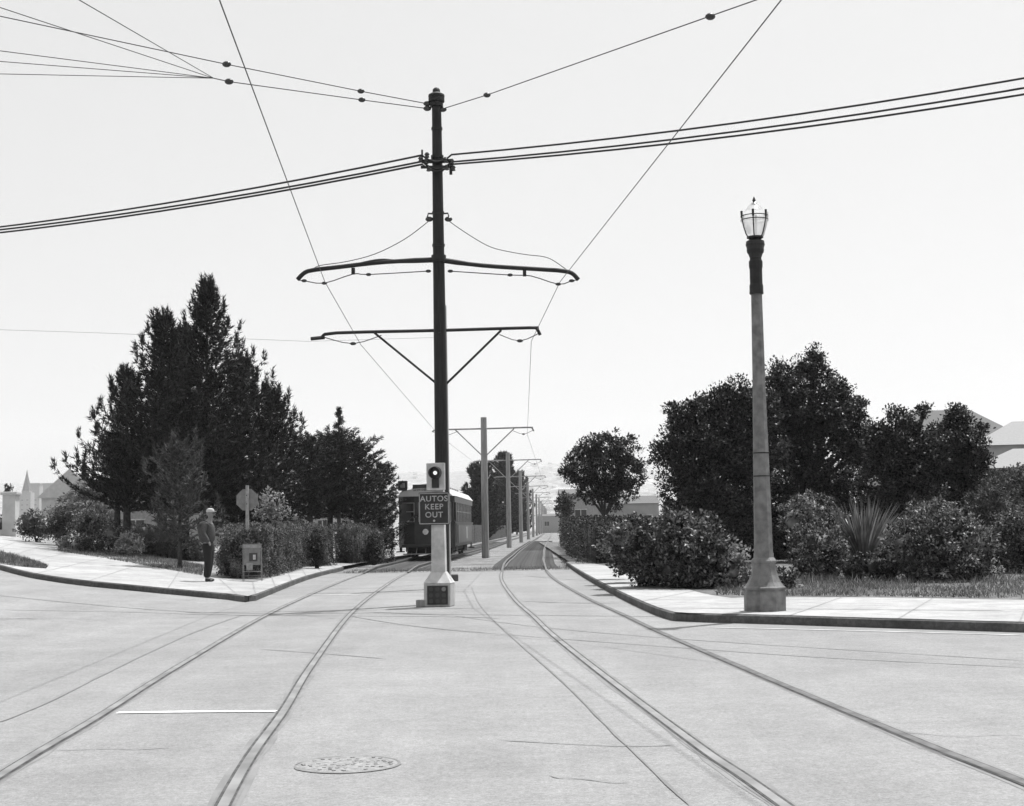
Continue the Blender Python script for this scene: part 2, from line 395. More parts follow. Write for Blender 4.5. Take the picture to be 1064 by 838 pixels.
# raised land behind each kerb (dirt gardens), then verge and sidewalks 4 mm above each other
Lline = resample(Lfront, 60)
mb = ruled(offs(Lline, .15), [Vector((-58+54*(i/59)**1.0, 120, 0)) if i > 20 else Vector((-58-20*(20-i)/20, 120-60*(20-i)/20, 0)) for i in range(60)], K-.006, 40)
tag(build('garden_ground', mb, M['dirt']), None, None, kind='structure')
Rline = resample(Rfront, 60)
mb = ruled(offs(Rline, .15), [Vector((2.2+90*(i/59)**1.4, 130-70*(i/59), 0)) for i in range(60)], K-.006, 40)
tag(build('land_behind_kerb', mb, M['verge']), None, None, kind='structure')
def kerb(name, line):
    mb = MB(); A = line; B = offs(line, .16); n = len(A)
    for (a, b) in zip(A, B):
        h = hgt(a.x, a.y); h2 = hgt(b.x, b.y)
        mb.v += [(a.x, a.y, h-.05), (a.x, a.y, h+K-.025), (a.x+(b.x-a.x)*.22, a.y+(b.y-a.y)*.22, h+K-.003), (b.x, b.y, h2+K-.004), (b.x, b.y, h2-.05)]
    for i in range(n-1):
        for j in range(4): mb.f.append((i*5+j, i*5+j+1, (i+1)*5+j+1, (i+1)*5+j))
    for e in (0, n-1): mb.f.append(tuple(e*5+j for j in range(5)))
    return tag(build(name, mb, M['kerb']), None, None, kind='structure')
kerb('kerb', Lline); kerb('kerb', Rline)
# sidewalks
Lback_px = [(0, 560), (26, 565.5), (99, 578.5), (129, 583.5), (210, 598), (238, 604)]
Lback = [G(px, py, K) for px, py in Lback_px]; Lback = [Lback[0]+(Lback[0]-Lback[1]).normalized()*22]+Lback
Lback2 = [G(px, py, K) for px, py in [(262, 605.5), (276, 602), (320, 591.5), (348, 586)]]
cornerL = [i for i, p_ in enumerate(Lfront) if (Vector((p_.x, p_.y))-Vector((Lk[-1].x, Lk[-1].y))).length < .01][0]
inner = offs(Lfront, .03)
A = resample(inner[:cornerL+1], 40); B = resample(catmull(Lback), 40)
mb = ruled(A, B, K, 8)
A2 = resample(inner[cornerL:], 24); B2 = resample([Lback[-1]]+Lback2, 24)
mb = ruled(A2, B2, K, 8, mb)
tag(build('sidewalk', mb, M['walk']), None, None, kind='structure')
cR = [i for i, p_ in enumerate(Rfront) if (Vector((p_.x, p_.y))-Vector((Rk_a[-1].x, Rk_a[-1].y))).length < .01][0]
innR = offs(Rfront, .03)
Rb1 = [G(px, py, K) for px, py in [(606, 584), (640, 590), (690, 606), (735, 618), (760, 621.5)]]
Rb2 = [G(px, py, K) for px, py in [(800, 620.5), (900, 621), (1064, 623.5)]]; Rb2.append(Rb2[-1]+(Rb2[-1]-Rb2[-2])*2.4)
mb = ruled(resample(innR[:cR+1], 30), resample(Rb1, 30), K, 6)
mb = ruled(resample(innR[cR:], 30), resample([Rb1[-1]]+Rb2, 30), K, 6, mb)
tag(build('sidewalk', mb, M['walk']), None, None, kind='structure')
# sidewalk joints
def strip(name, pts, wdt, dz, m, mb=None, wob=0.0, taper=False):
    own = mb is None; mb = mb or MB(); base = len(mb.v); pts = [Vector((p_[0], p_[1], 0)) for p_ in pts]; n = len(pts)
    for i, p_ in enumerate(pts):
        a, b = pts[max(0, i-1)], pts[min(n-1, i+1)]; t_ = (b-a).normalized(); q = Vector((-t_.y, t_.x, 0))
        ww = wdt*(1+wob*rnd.uniform(-1, 1))*(.25 if taper and i in (0, n-1) else 1)
        for s in (-.5, .5):
            v = p_+q*ww*s; mb.v.append((v.x, v.y, hgt(v.x, v.y)+dz))
    for i in range(n-1): mb.f.append((base+2*i, base+2*i+1, base+2*i+3, base+2*i+2))
    if own: return tag(build(name, mb, m), None, None, kind='structure')
    return mb
jm = MB()
for k in range(2, 40, 3): strip('', [A[k].lerp(B[k], t_) for t_ in (0, .25, .5, .75, 1)], .03, K+.004, None, jm)
for k in range(1, 24, 4): strip('', [A2[k], B2[k]], .03, K+.004, None, jm)
ra, rb = resample(innR[cR:], 30), resample([Rb1[-1]]+Rb2, 30)
for k in (5, 9, 13, 17, 21): strip('', [ra[k], rb[k]], .025, K+.004, None, jm)
ra, rb = resample(innR[:cR+1], 30), resample(Rb1, 30)
for k in range(2, 30, 4): strip('', [ra[k], rb[k]], .025, K+.004, None, jm)
tag(build('sidewalk_joint', jm, M['joint']), None, None, kind='structure')
# grass patch between kerb and walk at the far left
pa = [G(px, py, K) for px, py in [(-40, 578), (0, 586), (25, 589.5), (48, 591)]]; pb = [G(px, py, K) for px, py in [(-40, 566), (0, 573.5), (25, 580), (48, 589)]]
tag(build('verge', ruled(resample(pa, 14), resample(pb, 14), K+.008, 4), M['verge']), None, None, kind='structure')

# reserved track bed beyond the paving
xs = [-9, -6, -4, -2, 0, 1, 2.0]
mb = MB(); yy = [YEND, 60, 80, 120, 200, 400, 700]
for y in yy:
    c = .0273*(y-37)
    for x in (-8.0, -4, -2, 0, 1.9): mb.v.append((x+c, y, .004))
for j in range(len(yy)-1):
    for i in range(4): mb.f.append((j*5+i, j*5+i+1, (j+1)*5+i+1, (j+1)*5+i))
tag(build('track_bed', mb, M['ballast']), None, None, kind='structure')

# ------------------------------------------------------------------ tram tracks
RC = [(2.7, 1), (2.15, 8), (1.97, 10), (1.62, 14.8), (1.26, 20.3), (1.05, 24.5), (.71, 31), (.34, 43.5), (.40, 58), (.68, 71), (1.2, 94), (2.75, 150), (4.2, 200), (7.2, 310), (12.2, 480)]
LC = [(-1.6, 1), (-2.42, 8.5), (-2.7, 12.2), (-3.05, 16.5), (-3.7, 26), (-4.11, 36), (-4.40, 48), (-4.2, 60), (-3.85, 71), (-2.95, 94), (-1.4, 150), (0, 200), (3.1, 310), (8.0, 480)]
def track(label, CL):
    line = catmull([Vector((x, y, 0)) for x, y in CL], 8)
    t = thing('tram_track', label, 'tram track', (line[0].x, line[0].y, 0))
    for sgn in (-1, 1):
        c = offs(line, -sgn*.7535)
        street = [p_ for p_ in c if p_.y <= YEND+.5]; bed = [p_ for p_ in c if p_.y >= YEND-1.5]
        build('rail_edge', strip('', street, .115, .004, None, MB(), .2), M['flange'], t, world=True)
        build('rail_edge', strip('', street, .17, .002, None, MB(), .2), M['scuff'], t, world=True)
        build('rail_groove', strip('', offs(c[:len(street)], sgn*.041), .02, .008, None, MB()), M['groove'], t, world=True)
        build('rail_groove', strip('', offs(c[:len(street)], -sgn*.038), .013, .008, None, MB()), M['groove'], t, world=True)
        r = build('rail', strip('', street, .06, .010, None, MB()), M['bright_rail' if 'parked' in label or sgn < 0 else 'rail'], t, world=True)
        mb = MB(); n = len(bed)                      # open rail on the ballast: a real profile
        prof = [(-.07, .02), (-.07, .035), (-.012, .05), (-.012, .11), (-.036, .12), (-.036, .155), (.036, .155), (.036, .12), (.012, .11), (.012, .05), (.07, .035), (.07, .02)]
        for i, p_ in enumerate(bed):
            a, b = bed[max(0, i-1)], bed[min(n-1, i+1)]; q = (b-a).normalized(); q = Vector((q.y, -q.x, 0))
            dz = -.145*(1-min(1, max(0, (p_.y-YEND+1.5)/5)))
            for u, z in prof: mb.v.append((p_.x+q.x*u, p_.y+q.y*u, z+dz))
        k = len(prof)
        for i in range(n-1):
            for j in range(k): mb.f.append((i*k+j, i*k+(j+1) % k, (i+1)*k+(j+1) % k, (i+1)*k+j))
        build('rail', mb, M['rail'], t, world=True)
    y = 52.0; first = None; nsl = 0
    def cx(y):
        for (x0, y0), (x1, y1) in zip(CL, CL[1:]):
            if y0 <= y <= y1: return x0+(x1-x0)*(y-y0)/(y1-y0)
    while y < 150 and nsl < 98:
        if first is None: o = first = build('sleeper', MB().box((0, 0, 0), (2.4, .22, .12)), M['sleeper'], t)
        else: o = first.copy(); COL.objects.link(o); o.parent = t
        o.location = Vector((cx(y), y, -.025))-t.location; y += .75 if y < 90 else 1.5; nsl += 1
    return t
track('curving tram track on the lamp post side of the big pole', RC)
track('tram track running to the parked dark tram', LC)

# painted lines, tar seams, a painted pole shadow, hairline joints, manhole
def gline(pts, w_, m_, name='tar_seam', dz=.006, wob=.3, n=6, taper=True): return strip(name, catmull([G(*p_) for p_ in pts], n), w_, dz, M[m_], wob=wob, taper=taper)
gline([(122, 741.5), (206, 740.5), (287, 740)], .11, 'paint', 'painted_line', .007, .05, taper=False)
gline([(322, 618.5), (350, 618.7), (374, 619)], .16, 'oldpaint', 'painted_line', .006, .2)
gline([(735, 652.5), (850, 655), (1000, 659), (1064, 661)], .10, 'oldpaint', 'painted_line', .006, .25)
gline([(490, 610), (498, 628), (520, 652), (580, 705), (640, 765), (716, 838)], .02, 'seam', wob=.5)
gline([(0, 751), (60, 725), (130, 690), (200, 658), (250, 640)], .05, 'faint_seam')
if 0: gline([(0, 667), (60, 658), (200, 651), (300, 641), (360, 633)], .04, 'faint_seam')
gline([(195, 637), (285, 640), (360, 636), (470, 640)], .05, 'seam', wob=.6)
gline([(0, 634), (150, 637), (280, 640), (450, 641), (520, 643)], .06, 'faint_seam')
gline([(270, 675), (340, 680), (400, 685)], .03, 'faint_seam')
gline([(360, 640), (430, 651), (540, 661), (700, 673), (860, 684), (1064, 694)], .03, 'faint_seam')
gline([(470, 640), (560, 652), (700, 664), (900, 677), (1064, 687)], .03, 'faint_seam')
if 0: gline([(500, 660), (620, 690), (760, 705), (900, 735)], .025, 'faint_seam')
gline([(370, 612), (395, 611), (450, 607)], .05, 'seam', wob=.6)  # dark strip painted in as the slim pole's cast shadow
gline([(548, 599), (600, 603), (640, 604)], .08, 'faint_seam')
gline([(540, 625), (600, 627), (690, 627)], .06, 'seam', wob=.6)
gline([(520, 770), (640, 776), (700, 775)], .02, 'faint_seam')
for i in range(3):      # short random hairline cracks over the crossing
    x, y = rnd.uniform(20, 1040), rnd.uniform(655, 830)
    pts = [(x, y)]
    for k in range(4): x += rnd.uniform(10, 40); y += rnd.uniform(-4, 5); pts.append((x, y))
    gline(pts, .012, 'faint_seam', wob=.6, n=3)
c = G(361, 795); mb = MB()
mb.lathe([(.02, .006), (.24, .006), (.255, .010)], 32, cap=False); mb.lathe([(.26, .010), (.295, .010), (.31, .002)], 32, cap=False)
t = thing('manhole_cover', 'round worn manhole cover set in the asphalt between the tram tracks', 'manhole cover', (c.x, c.y, 0))
build('ring', strip('', [Vector((c.x+.335*math.cos(a_/24*2*math.pi), c.y+.335*math.sin(a_/24*2*math.pi), 0)) for a_ in range(25)], .022, .005, None, MB(), .8), M['seam'], t, world=True)
mb = MB().lathe([(.001, .007), (.12, .009), (.30, .006), (.325, .003)], 40, cap=False)
for i in range(-6, 7):
    for j in range(-6, 7):
        if (i*i+j*j)**.5*.046 < .29 and rnd.uniform(0, 1) < .4: mb.box((i*.046+rnd.uniform(-.01, .01), j*.046+rnd.uniform(-.01, .01), .009), (.022, .018, .005), rz=rnd.uniform(0, 3))
build('cover', mb, M['iron'], t)
# little lump beside the post
def at_ground(px, py): g = G(px, py); return (g.x, g.y, g.z)

# ------------------------------------------------------------------ wires
WG = 'overhead wires and cables'
def wire(name, label, cat, pts, r, m_='wire', group=None, ins=(), n=5, sag=0.0, seg=1):
    pts = [Vector(p_) for p_ in pts]
    if sag:
        q = []
        for a, b in zip(pts, pts[1:]):
            for k in range(10):
                t_ = k/10; v = a.lerp(b, t_); v.z -= 4*sag*t_*(1-t_); q.append(v)
        pts = q+[pts[-1]]
    t = build(name, MB().tube(pts, r, n), M[m_], recenter=True, smooth='all') if not ins else None
    if ins:
        t = thing(name, None, None, tuple(pts[0])); build('strand', MB().tube(pts, r, n), M[m_], t, world=True, smooth='all')
        for c_, rr in ins: build('insulator', MB().ball(c_, rr, 6, (1.35, 1, .9)), M['porcelain'], t, world=True, smooth=True)
    return tag(t, label, cat, group)
YA, YB = 29.0, 36.3
earAl, earAr = P(337.5, 293, YA), P(582, 293, YA)
earBl, earBr = P(375, 358.5, YB), P(552, 355, YB)
# ------------------------------------------------------------------ overhead poles
def arm_z(X, z): return z
# big dark pole
pb = P(460, 560, YA); topA = P(453.4, 96, YA)
baseA = Vector((pb.x-.02, YA, 0)); 
def onA(py): 
    t_ = (py-96)/(560-96); return topA.lerp(Vector((pb.x, YA, pb.z)), t_)
t = thing('tram_pole', 'tall dark pole with curved crossarm rising behind the AUTOS KEEP OUT sign', 'pole', tuple(baseA))
build('post', MB().tube([baseA, onA(500), onA(345), onA(170), onA(108)], [.15, .135, .125, .105, .095], 16), M['polewood'], t, world=True, smooth=True)
for py, rr, hh in ((109, .135, .10), (104, .165, .10), (135, .115, .05), (165, .13, .06), (178, .13, .06), (224, .125, .05), (272, .15, .14), (258, .13, .05)):
    c_ = onA(py); build('band', MB().lathe([(rr, -hh/2), (rr, hh/2)], 14, c_), M['darkmetal'], t, world=True, smooth=True)
c_ = onA(101); build('cap', MB().lathe([(.17, 0), (.165, .04), (.08, .09), (.075, .15), (.05, .18), (.01, .2)], 14, c_), M['darkmetal'], t, world=True, smooth=True)
armL = [onA(273)]+[P(*q, YA) for q in ((400, 272.5), (350, 278), (325, 281), (316, 284), (309, 291))]
armR = [onA(273)]+[P(*q, YA) for q in ((500, 276), (560, 280), (582, 281.5), (594, 284), (601, 291))]
for a_ in (armL, armR): build('crossarm', MB().tube(catmull(a_, 4), [.055]*3+[.045]*(len(a_)*4-6), 10), M['darkmetal'], t, world=True, smooth='all')
build('truss_rod', MB().tube(catmull([onA(271)]+[P(*q, YA) for q in ((425, 272), (400, 270), (385, 271.5), (366, 276))], 3), .022, 6), M['darkmetal'], t, world=True)
for q in ((367, 279), (545, 281)):
    a_ = P(q[0], q[1], YA); build('hanger', MB().box(a_+Vector((0, 0, -.06)), (.07, .07, .13)), M['darkmetal'], t, world=True)
mb = MB(); ins = []
for pts in (((309, 291), (316, 292), (337, 294.5), (367, 285), (383, 285.5), (445, 282)), ((601, 291), (594, 292), (580, 295.5), (552, 287), (530, 286), (468, 282))):
    w3 = [P(a_, b_, YA) for a_, b_ in pts]
    build('span_wire', MB().tube(catmull(w3, 3), .011, 5), M['wire'], t, world=True)
    for k in (1, 2, 4, 5): build('insulator', MB().ball(w3[k], .042, 6, (1.4, 1, .8)), M['porcelain'], t, world=True, smooth=True)
# cross bracket with insulators where the three cables pass
mb = MB(); c_ = onA(174)
mb.box(c_+Vector((0, -.16, .05)), (.62, .07, .07)); mb.box(c_+Vector((0, -.16, -.07)), (.66, .05, .05)); mb.box(c_+Vector((-.30, -.16, .16)), (.035, .035, .26)); mb.box(c_+Vector((.28, -.16, -.12)), (.06, .06, .22))
build('bracket', mb, M['darkmetal'], t, world=True)
for dx, dz in ((-.33, .08), (-.22, .03), (-.2, .16), (.18, .06), (.3, .02), (.33, -.12), (.2, -.1), (-.17, -.12)):
    build('insulator', MB().lathe([(.02, -.05), (.05, -.04), (.035, 0), (.055, .02), (.03, .06)], 8, c_+Vector((dx, -.2, dz))), M['porcelain'], t, world=True, smooth=True)
for sx in (-1, 1):
    c_ = onA(226); build('wire_hook', MB().tube([c_+Vector((0, 0, .02)), c_+Vector((sx*.2, 0, .03)), c_+Vector((sx*.22, 0, -.05))], .018, 6), M['darkmetal'], t, world=True)
for q in ((444, 108), (444, 113), (460, 114)):
    build('insulator', MB().ball(P(q[0], q[1], YA), .06, 6, (1.4, 1, .9)), M['porcelain'], t, world=True, smooth=True)
build('climbing_step', MB().box(onA(345)+Vector((0, -.14, 0)), (.05, .05, .2)), M['darkmetal'], t, world=True)

# T-shaped poles down the line
def t_pole(label, base, H, la, lr, m_post, rad, armz, zb, m_arm, group=None, full=True, segs=8):
    t = thing('tram_pole', label, 'pole', base, 0, group)
    build('post', MB().tube([(0, 0, 0), (0, 0, H*.5), (0, 0, H)], [rad*1.1, rad, rad*.88], segs), M[m_post], t, smooth=(segs > 8))
    L_, R_ = la, lr; z = armz
    build('crossarm', MB().tube(catmull([(-L_-.25, -.08, z-.12), (-L_+.1, -.08, z-.02), (0, -.08, z), (R_-.2, -.08, z+.03), (R_-.03, -.08, z-.01), (R_+.05, -.08, z-.16)], 3), .045, 6), M[m_arm], t, smooth='all')
    for sx, l_ in ((-1, L_*.62), (1, R_*.62)):
        build('brace', MB().tube([(sx*.05, -.08, zb), (sx*l_, -.08, z-.02)], .032, 6), M[m_arm], t)
    if full:
        for e0, e1, sag in ((-L_-.2, -L_*.55, -.1), (R_*.6, R_+.05, -.1)):
            pts = [(e0, -.08, z-.13), ((e0+e1)/2, -.08, z-.30), (e1, -.08, z-.1)]
            build('span_wire', MB().tube(catmull(pts, 3), .012, 4), M['wire'], t)
            build('insulator', MB().ball(pts[1], .055, 5, (1.5, 1, .8)), M['porcelain'], t, smooth=True)
    return t
zB = P(458, 344, YB).z; bB = P(460, 560, YB); xB = P(458.3, 318, YB).x-.06
PG = 'T-shaped poles between the tram tracks'
t = t_pole('slim T-shaped pole close behind the tall dark pole', (xB+.06, YB, 0), P(452, 318, YB).z, 2.75, 2.45, 'concpole', .155, zB, P(456, 402, YB).z, 'darkmetal', PG, True, 12)
# its arm runs on as a longer tube to the left
build('arm_extension', MB().tube([(-2.95, -.08, zB-.13), (-3.3, -.08, zB-.16)], .05, 6), M['darkmetal'], t)
poles = []
recips = [(502, 580), (528, 570.6), (540.5, 564.6), (548, 560.5), (553, 558)]
ordn = ['first', 'second', 'third', 'fourth', 'fifth', 'sixth', 'seventh', 'eighth', 'ninth', 'tenth', 'eleventh', 'twelfth', 'thirteenth', 'fourteenth']
zs = [71.4+34.3*i for i in range(12)]
def xrow(y): return -1.42+.0305*(y-71.4)
proto = None
for i, y in enumerate(zs):
    base = (xrow(y), y, 0)
    lab = '%s grey pole down the line beyond the tall dark pole' % ordn[i]
    if i == 0: proto = t_pole(lab, base, 6.95, 2.3, 2.42, 'concpole', .168, 6.38, 5.0, 'concpole', PG); o = proto
    else:
        o = proto.copy(); COL.objects.link(o); o.location = base; o['label'] = lab
        for ch in [c for c in proto.children]:
            if i > 5 and ch.name.split('.')[0] in ('insulator', 'span_wire'): continue
            c2 = ch.copy(); COL.objects.link(c2); c2.parent = o
    poles.append(base)
# trolley wires (one for each track), run through every pole's hangers
lw = [earAl+(P(228, 0, 13.4)-earAl)*2.1, P(228, 0, 13.4), earAl, earBl]+[Vector((xrow(y)-2.2, y, 6.07)) for y in zs]
rw = [earAr+(P(812, 0, 13.65)-earAr)*2.1, P(812, 0, 13.65), earAr, earBr]+[Vector((xrow(y)+2.15, y, 6.07)) for y in zs]
wire('trolley_wire', 'thin trolley wire over the track with the parked tram', 'wire', lw, .0072, group=WG)
wire('trolley_wire', 'thin trolley wire over the curving track on the lamp post side', 'wire', rw, .0072, group=WG)
# heavy feeder cables crossing at the dark pole
cl = onA(172)
for i, (ly, ry, dl, dr) in enumerate(((234, 81.5, .13, .13), (236.5, 92, 0, -.02), (239.5, 99, -.06, -.07))):
    a_ = P(-60, ly+9, 34.5); b_ = P(1120, ry-10, 24.0)
    p0 = cl+Vector((-.3, -.2, dl)); p1 = cl+Vector((.3, -.2, dr))
    wire('feeder_cable', ['topmost of the three heavy black cables clipped to the dark pole', 'middle of the three heavy black cables clipped to the dark pole', 'lowest of the three heavy black cables clipped to the dark pole'][i], 'cable', [a_, p0, p1, b_], .021, 'cable', 'heavy cables crossing at the dark pole', n=6, sag=.14)
# guy and span wires at the pole head
def PT(px, py, Y): return P(px, py, Y)
pa = P(444, 108, YA); n1 = PT(-40, 8, 24.5)
wire('guy_wire', 'upper guy wire from the dark pole head with two ball insulators', 'wire', [pa, PT(375, 95, 28.3), PT(235.5, 67, 26.9), PT(0, 17, 24.9), n1], .010, group='guy wires at the pole head', ins=[(PT(375, 95, 28.3), .055), (PT(235.5, 67, 26.9), .065)])
kn = PT(222, 81.5, 26.7)
wire('guy_wire', 'lower guy wire from the dark pole head ending in the fan of wires', 'wire', [P(444, 113, YA), PT(376, 104, 28.3), PT(238, 85, 26.9), kn], .010, group='guy wires at the pole head', ins=[(PT(376, 104, 28.3), .055), (PT(238, 85, 26.9), .065)])
fl = [((-30, -2), 'topmost wire of the fan at the frame edge', 20), ((82, 0), 'steep wire of the fan that leaves through the top edge', 19), ((0, 53), 'middle wire of the fan meeting at the lower guy wire', 22), ((0, 64), 'second lowest wire of the fan meeting at the lower guy wire', 23.5), ((0, 77), 'lowest, nearly level wire of the fan at the lower guy wire', 25)]
for (x, y), lab, Y in fl:
    e = PT(x, y, Y); wire('span_wire', lab, 'wire', [kn, e, e+(e-kn)*.8], .0075, group='fan of thin wires')
build_ = wire('guy_wire', 'guy wire slanting up from the dark pole head towards the lamp side', 'wire', [P(461, 113, YA), PT(506, 99, 27.5), PT(738, 17, 21.5), PT(792, -2, 20.3), PT(900, -40, 18)], .010, group='guy wires at the pole head', ins=[(PT(506, 99, 27.5), .055), (PT(738, 17.5, 21.5), .06)])
wire('jumper_wire', 'slack wire drooping from the dark pole over the left half of the crossarm', 'wire', catmull([P(*q, YA) for q in ((448, 227), (443, 232), (420, 249), (390, 264), (360, 272), (333, 276), (325, 280))], 4), .009, group='slack wires on the dark pole', ins=[(P(446, 228, YA), .06)])
wire('jumper_wire', 'wavy slack wire drooping over the lamp-side half of the crossarm', 'wire', catmull([P(*q, YA) for q in ((464, 226), (468, 231), (490, 246), (510, 257), (530, 262), (548, 265), (565, 267), (575, 271), (588, 280))], 4), .009, group='slack wires on the dark pole', ins=[(P(466, 228, YA), .06)])
wire('distant_wire', 'faint far wire passing behind the tall pine tops', 'wire', [P(-60, 341, 90), P(100, 346, 92), P(320, 355, 95), P(451, 351, 97)], .010)

# ------------------------------------------------------------------ signal with AUTOS KEEP OUT sign
g = G(456, 631); sp = (g.x, g.y+.27, 0); u = PX(g.y)
t = thing('traffic_signal', 'white signal post with a dark lettered sign, lit lamp and square pedestal', 'traffic signal', sp, R(-7))
build('pedestal', MB().bbox((0, 0, .225), (.52, .52, .45), .02), M['whitebox'], t)
pm = MB().add([(-.265, -.265, .45), (.265, -.265, .45), (.265, .265, .45), (-.265, .265, .45), (-.14, -.12, .66), (.14, -.12, .66), (.14, .14, .66), (-.14, .14, .66)],
    [(3, 2, 1, 0), (4, 5, 6, 7), (0, 1, 5, 4), (1, 2, 6, 5), (2, 3, 7, 6), (3, 0, 4, 7)])
build('pedestal_cap', pm, M['white'], t)
fr = build('reflector_panel', MB().box((0.01, -.265, .225), (.40, .03, .36)), M['black'], t)
for i in range(3):
    for j in range(3): build('reflector', MB().disc((-.115+i*.125, -.283, .11+j*.115), .042, 'y', .015, 14), M['signgrey'] if (i, j) == (2, 2) else M['fardark'], fr)
zt = P(456, 506, g.y).z
build('post', MB().box((0, 0, (.66+zt)/2), (.27, .22, zt-.66), taper=.86), M['white'], t)
zs0, zs1 = P(454, 545.5, g.y).z, P(454, 511.5, g.y).z; sw = .60
sx = -.055
sg = build('sign_plate', MB().bbox((sx, -.16, (zs0+zs1)/2), (sw, .03, zs1-zs0), .008), M['black'], t)
zc = (zs0+zs1)/2; hh = (zs1-zs0)/2; mb = MB()
for cx_, cz_, wx, wz in ((0, hh-.022, sw-.03, .014), (0, -hh+.022, sw-.03, .014), (-sw/2+.018, 0, .014, 2*hh-.06), (sw/2-.018, 0, .014, 2*hh-.06)):
    mb.box((sx+cx_, -.178, zc+cz_), (wx, .006, wz))
build('sign_border', mb, M['letters'], sg)
def text_mesh(txt, size, loc, m_, parent, name='lettering', bold=.0, ext=.004, sx_=1.0):
    cu = bpy.data.curves.new('lettering_curve', 'FONT'); cu.body = txt; cu.size = size; cu.align_x = 'CENTER'; cu.align_y = 'CENTER'; cu.extrude = ext; cu.offset = bold; cu.space_character = 1.12
    o = bpy.data.objects.new('tmp', cu); COL.objects.link(o); dg = bpy.context.evaluated_depsgraph_get(); dg.update()
    me = bpy.data.meshes.new_from_object(o.evaluated_get(dg)); bpy.data.objects.remove(o)
    me.transform(Matrix.Translation(loc) @ Matrix.Rotation(R(90), 4, 'X') @ Matrix.Scale(sx_, 4, (1, 0, 0)))
    me.materials.clear(); me.materials.append(m_); return link(name, me, parent)
for k, wd in enumerate(('AUTOS', 'KEEP', 'OUT')):
    text_mesh(wd, .152, (sx, -.181, zc+.185-.155*k), M['letters'], sg, bold=.002, sx_=1.02)
build('emblem', MB().disc((sx, -.18, zc-.235), .022, 'y', .008, 12), M['letters'], sg)
zh0, zh1 = P(455, 510, g.y).z, P(455, 482.5, g.y).z; hx = -.02; hz = (zh0+zh1)/2+.02
hd = build('signal_plate', MB().bbox((hx, -.13, hz), (.36, .09, zh1-zh0+.02), .015), M['white'], t)
mb = MB(); mb.lathe([(.118, 0), (.128, .03), (.112, .17), (.104, .17), (.115, .02)], 20, cap=False)
vis = MB(); vis.v = [(v[0]+hx, -.175-v[2], v[1]+hz+.07) for v in mb.v]; vis.f = mb.f
vis.box((hx, -.185, hz-.11), (.14, .035, .22)); vis.disc((hx, -.185, hz+.07), .125, 'y', .02, 20)
build('visor', vis, M['black'], hd, smooth=True)
build('signal_lens', MB().disc((hx, -.205, hz+.07), .038, 'y', .02, 18), M['lens'], hd)
build('signal_housing', MB().bbox((hx, .02, hz), (.26, .2, zh1-zh0-.04), .02), M['darkmetal'], t)
c_ = G(437, 631); build_ = build('junction_box', MB().bbox((0, 0, .07), (.17, .14, .14), .02), M['concpole']); build_.location = (c_.x, c_.y, 0)
tag(build_, 'small weathered box on the asphalt beside the signal pedestal', 'box')
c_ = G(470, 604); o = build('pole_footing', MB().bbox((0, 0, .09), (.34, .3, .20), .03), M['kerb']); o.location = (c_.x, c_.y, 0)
tag(o, 'small dark block on the ground behind the signal pedestal', 'block')

# ------------------------------------------------------------------ street lamp
g = G(794, 636, K); u = PX(g.y)
t = thing('street_lamp', 'tall fluted concrete lamp post with glass lantern on the sidewalk corner', 'street lamp', (g.x, g.y+.28, K+.0))
LY = g.y+.28; u = PX(LY); bx = g.x
def lz(py): return P(790, py, LY).z-K
def lean(py): return P(783.5+(py-210)*(795-783.5)/(426), py, LY).x-bx
def off_l(prof, n=8, rot=R(22.5)):
    mb = MB(); vs = []
    for r_, py in prof:
        for j in range(n):
            an = rot+2*math.pi*j/n; vs.append((lean(py)+r_*u*math.cos(an)*1.04, r_*u*math.sin(an)*1.04, max(0, lz(py)) if py < 634 else 0))
    k = len(prof); fs = [(i*n+j, i*n+(j+1) % n, (i+1)*n+(j+1) % n, (i+1)*n+j) for i in range(k-1) for j in range(n)]
    return mb.add(vs, fs+[tuple(range(n))[::-1], tuple((k-1)*n+j for j in range(n))])
build('base', off_l([(21, 636), (21, 615), (20, 613.6), (20, 612.5), (21.4, 612), (21.4, 610.5), (19.5, 609), (16.5, 605), (13.5, 598), (12, 590), (11.3, 586), (13, 584.5), (13, 583), (11.5, 581), (10.2, 579.5), (10.2, 575)]), M['lampconc'], t)
build('shaft', off_l([(9.6, 578), (8.4, 500), (8.0, 470), (7.9, 469), (6.6, 400), (5.6, 306)]), M['lampconc'], t)
for py, r_ in ((471, 8.5), (495, 8.8)): build('band', off_l([(r_, py+.6), (r_, py-.6)]), M['darkmetal'], t)
build('collar', off_l([(6.6, 306), (7.2, 305), (6.9, 303), (6.9, 297), (6.3, 295), (6.3, 280), (6.9, 277), (6.9, 272), (5.9, 270), (5.6, 266), (8.2, 263), (8.8, 260), (7.6, 257), (9.6, 255.5), (9.6, 254), (7, 252.5), (6, 250)], 12), M['darkmetal'], t)
build('capital', off_l([(6, 268), (8, 262), (9.6, 254), (9.2, 251), (5.5, 249), (8.4, 247.5), (8.4, 246), (6, 245.5)], 16), M['black'], t)
build('globe', off_l([(7.6, 256-9), (9.8, 247-4), (12, 236), (13.6, 229), (14, 224.5), (13.4, 221), (9.5, 219.5), (6, 214), (3, 211)], 16), M['globe'], t, smooth=True)
mb = MB()
for j in range(6):
    an = R(75)+j*math.pi/3; pr = ((7.9, 247), (10.1, 243), (12.3, 236), (13.9, 229), (14.5, 222))
    mb.tube([(lean(q[1])+q[0]*u*math.cos(an), q[0]*u*math.sin(an), lz(q[1])) for q in pr], .011, 5)
    mb.tube([(lean(224)+14.2*u*math.cos(an), 14.2*u*math.sin(an), lz(227)), (lean(221)+14.6*u*math.cos(an), 14.6*u*math.sin(an), lz(220))], .02, 5)
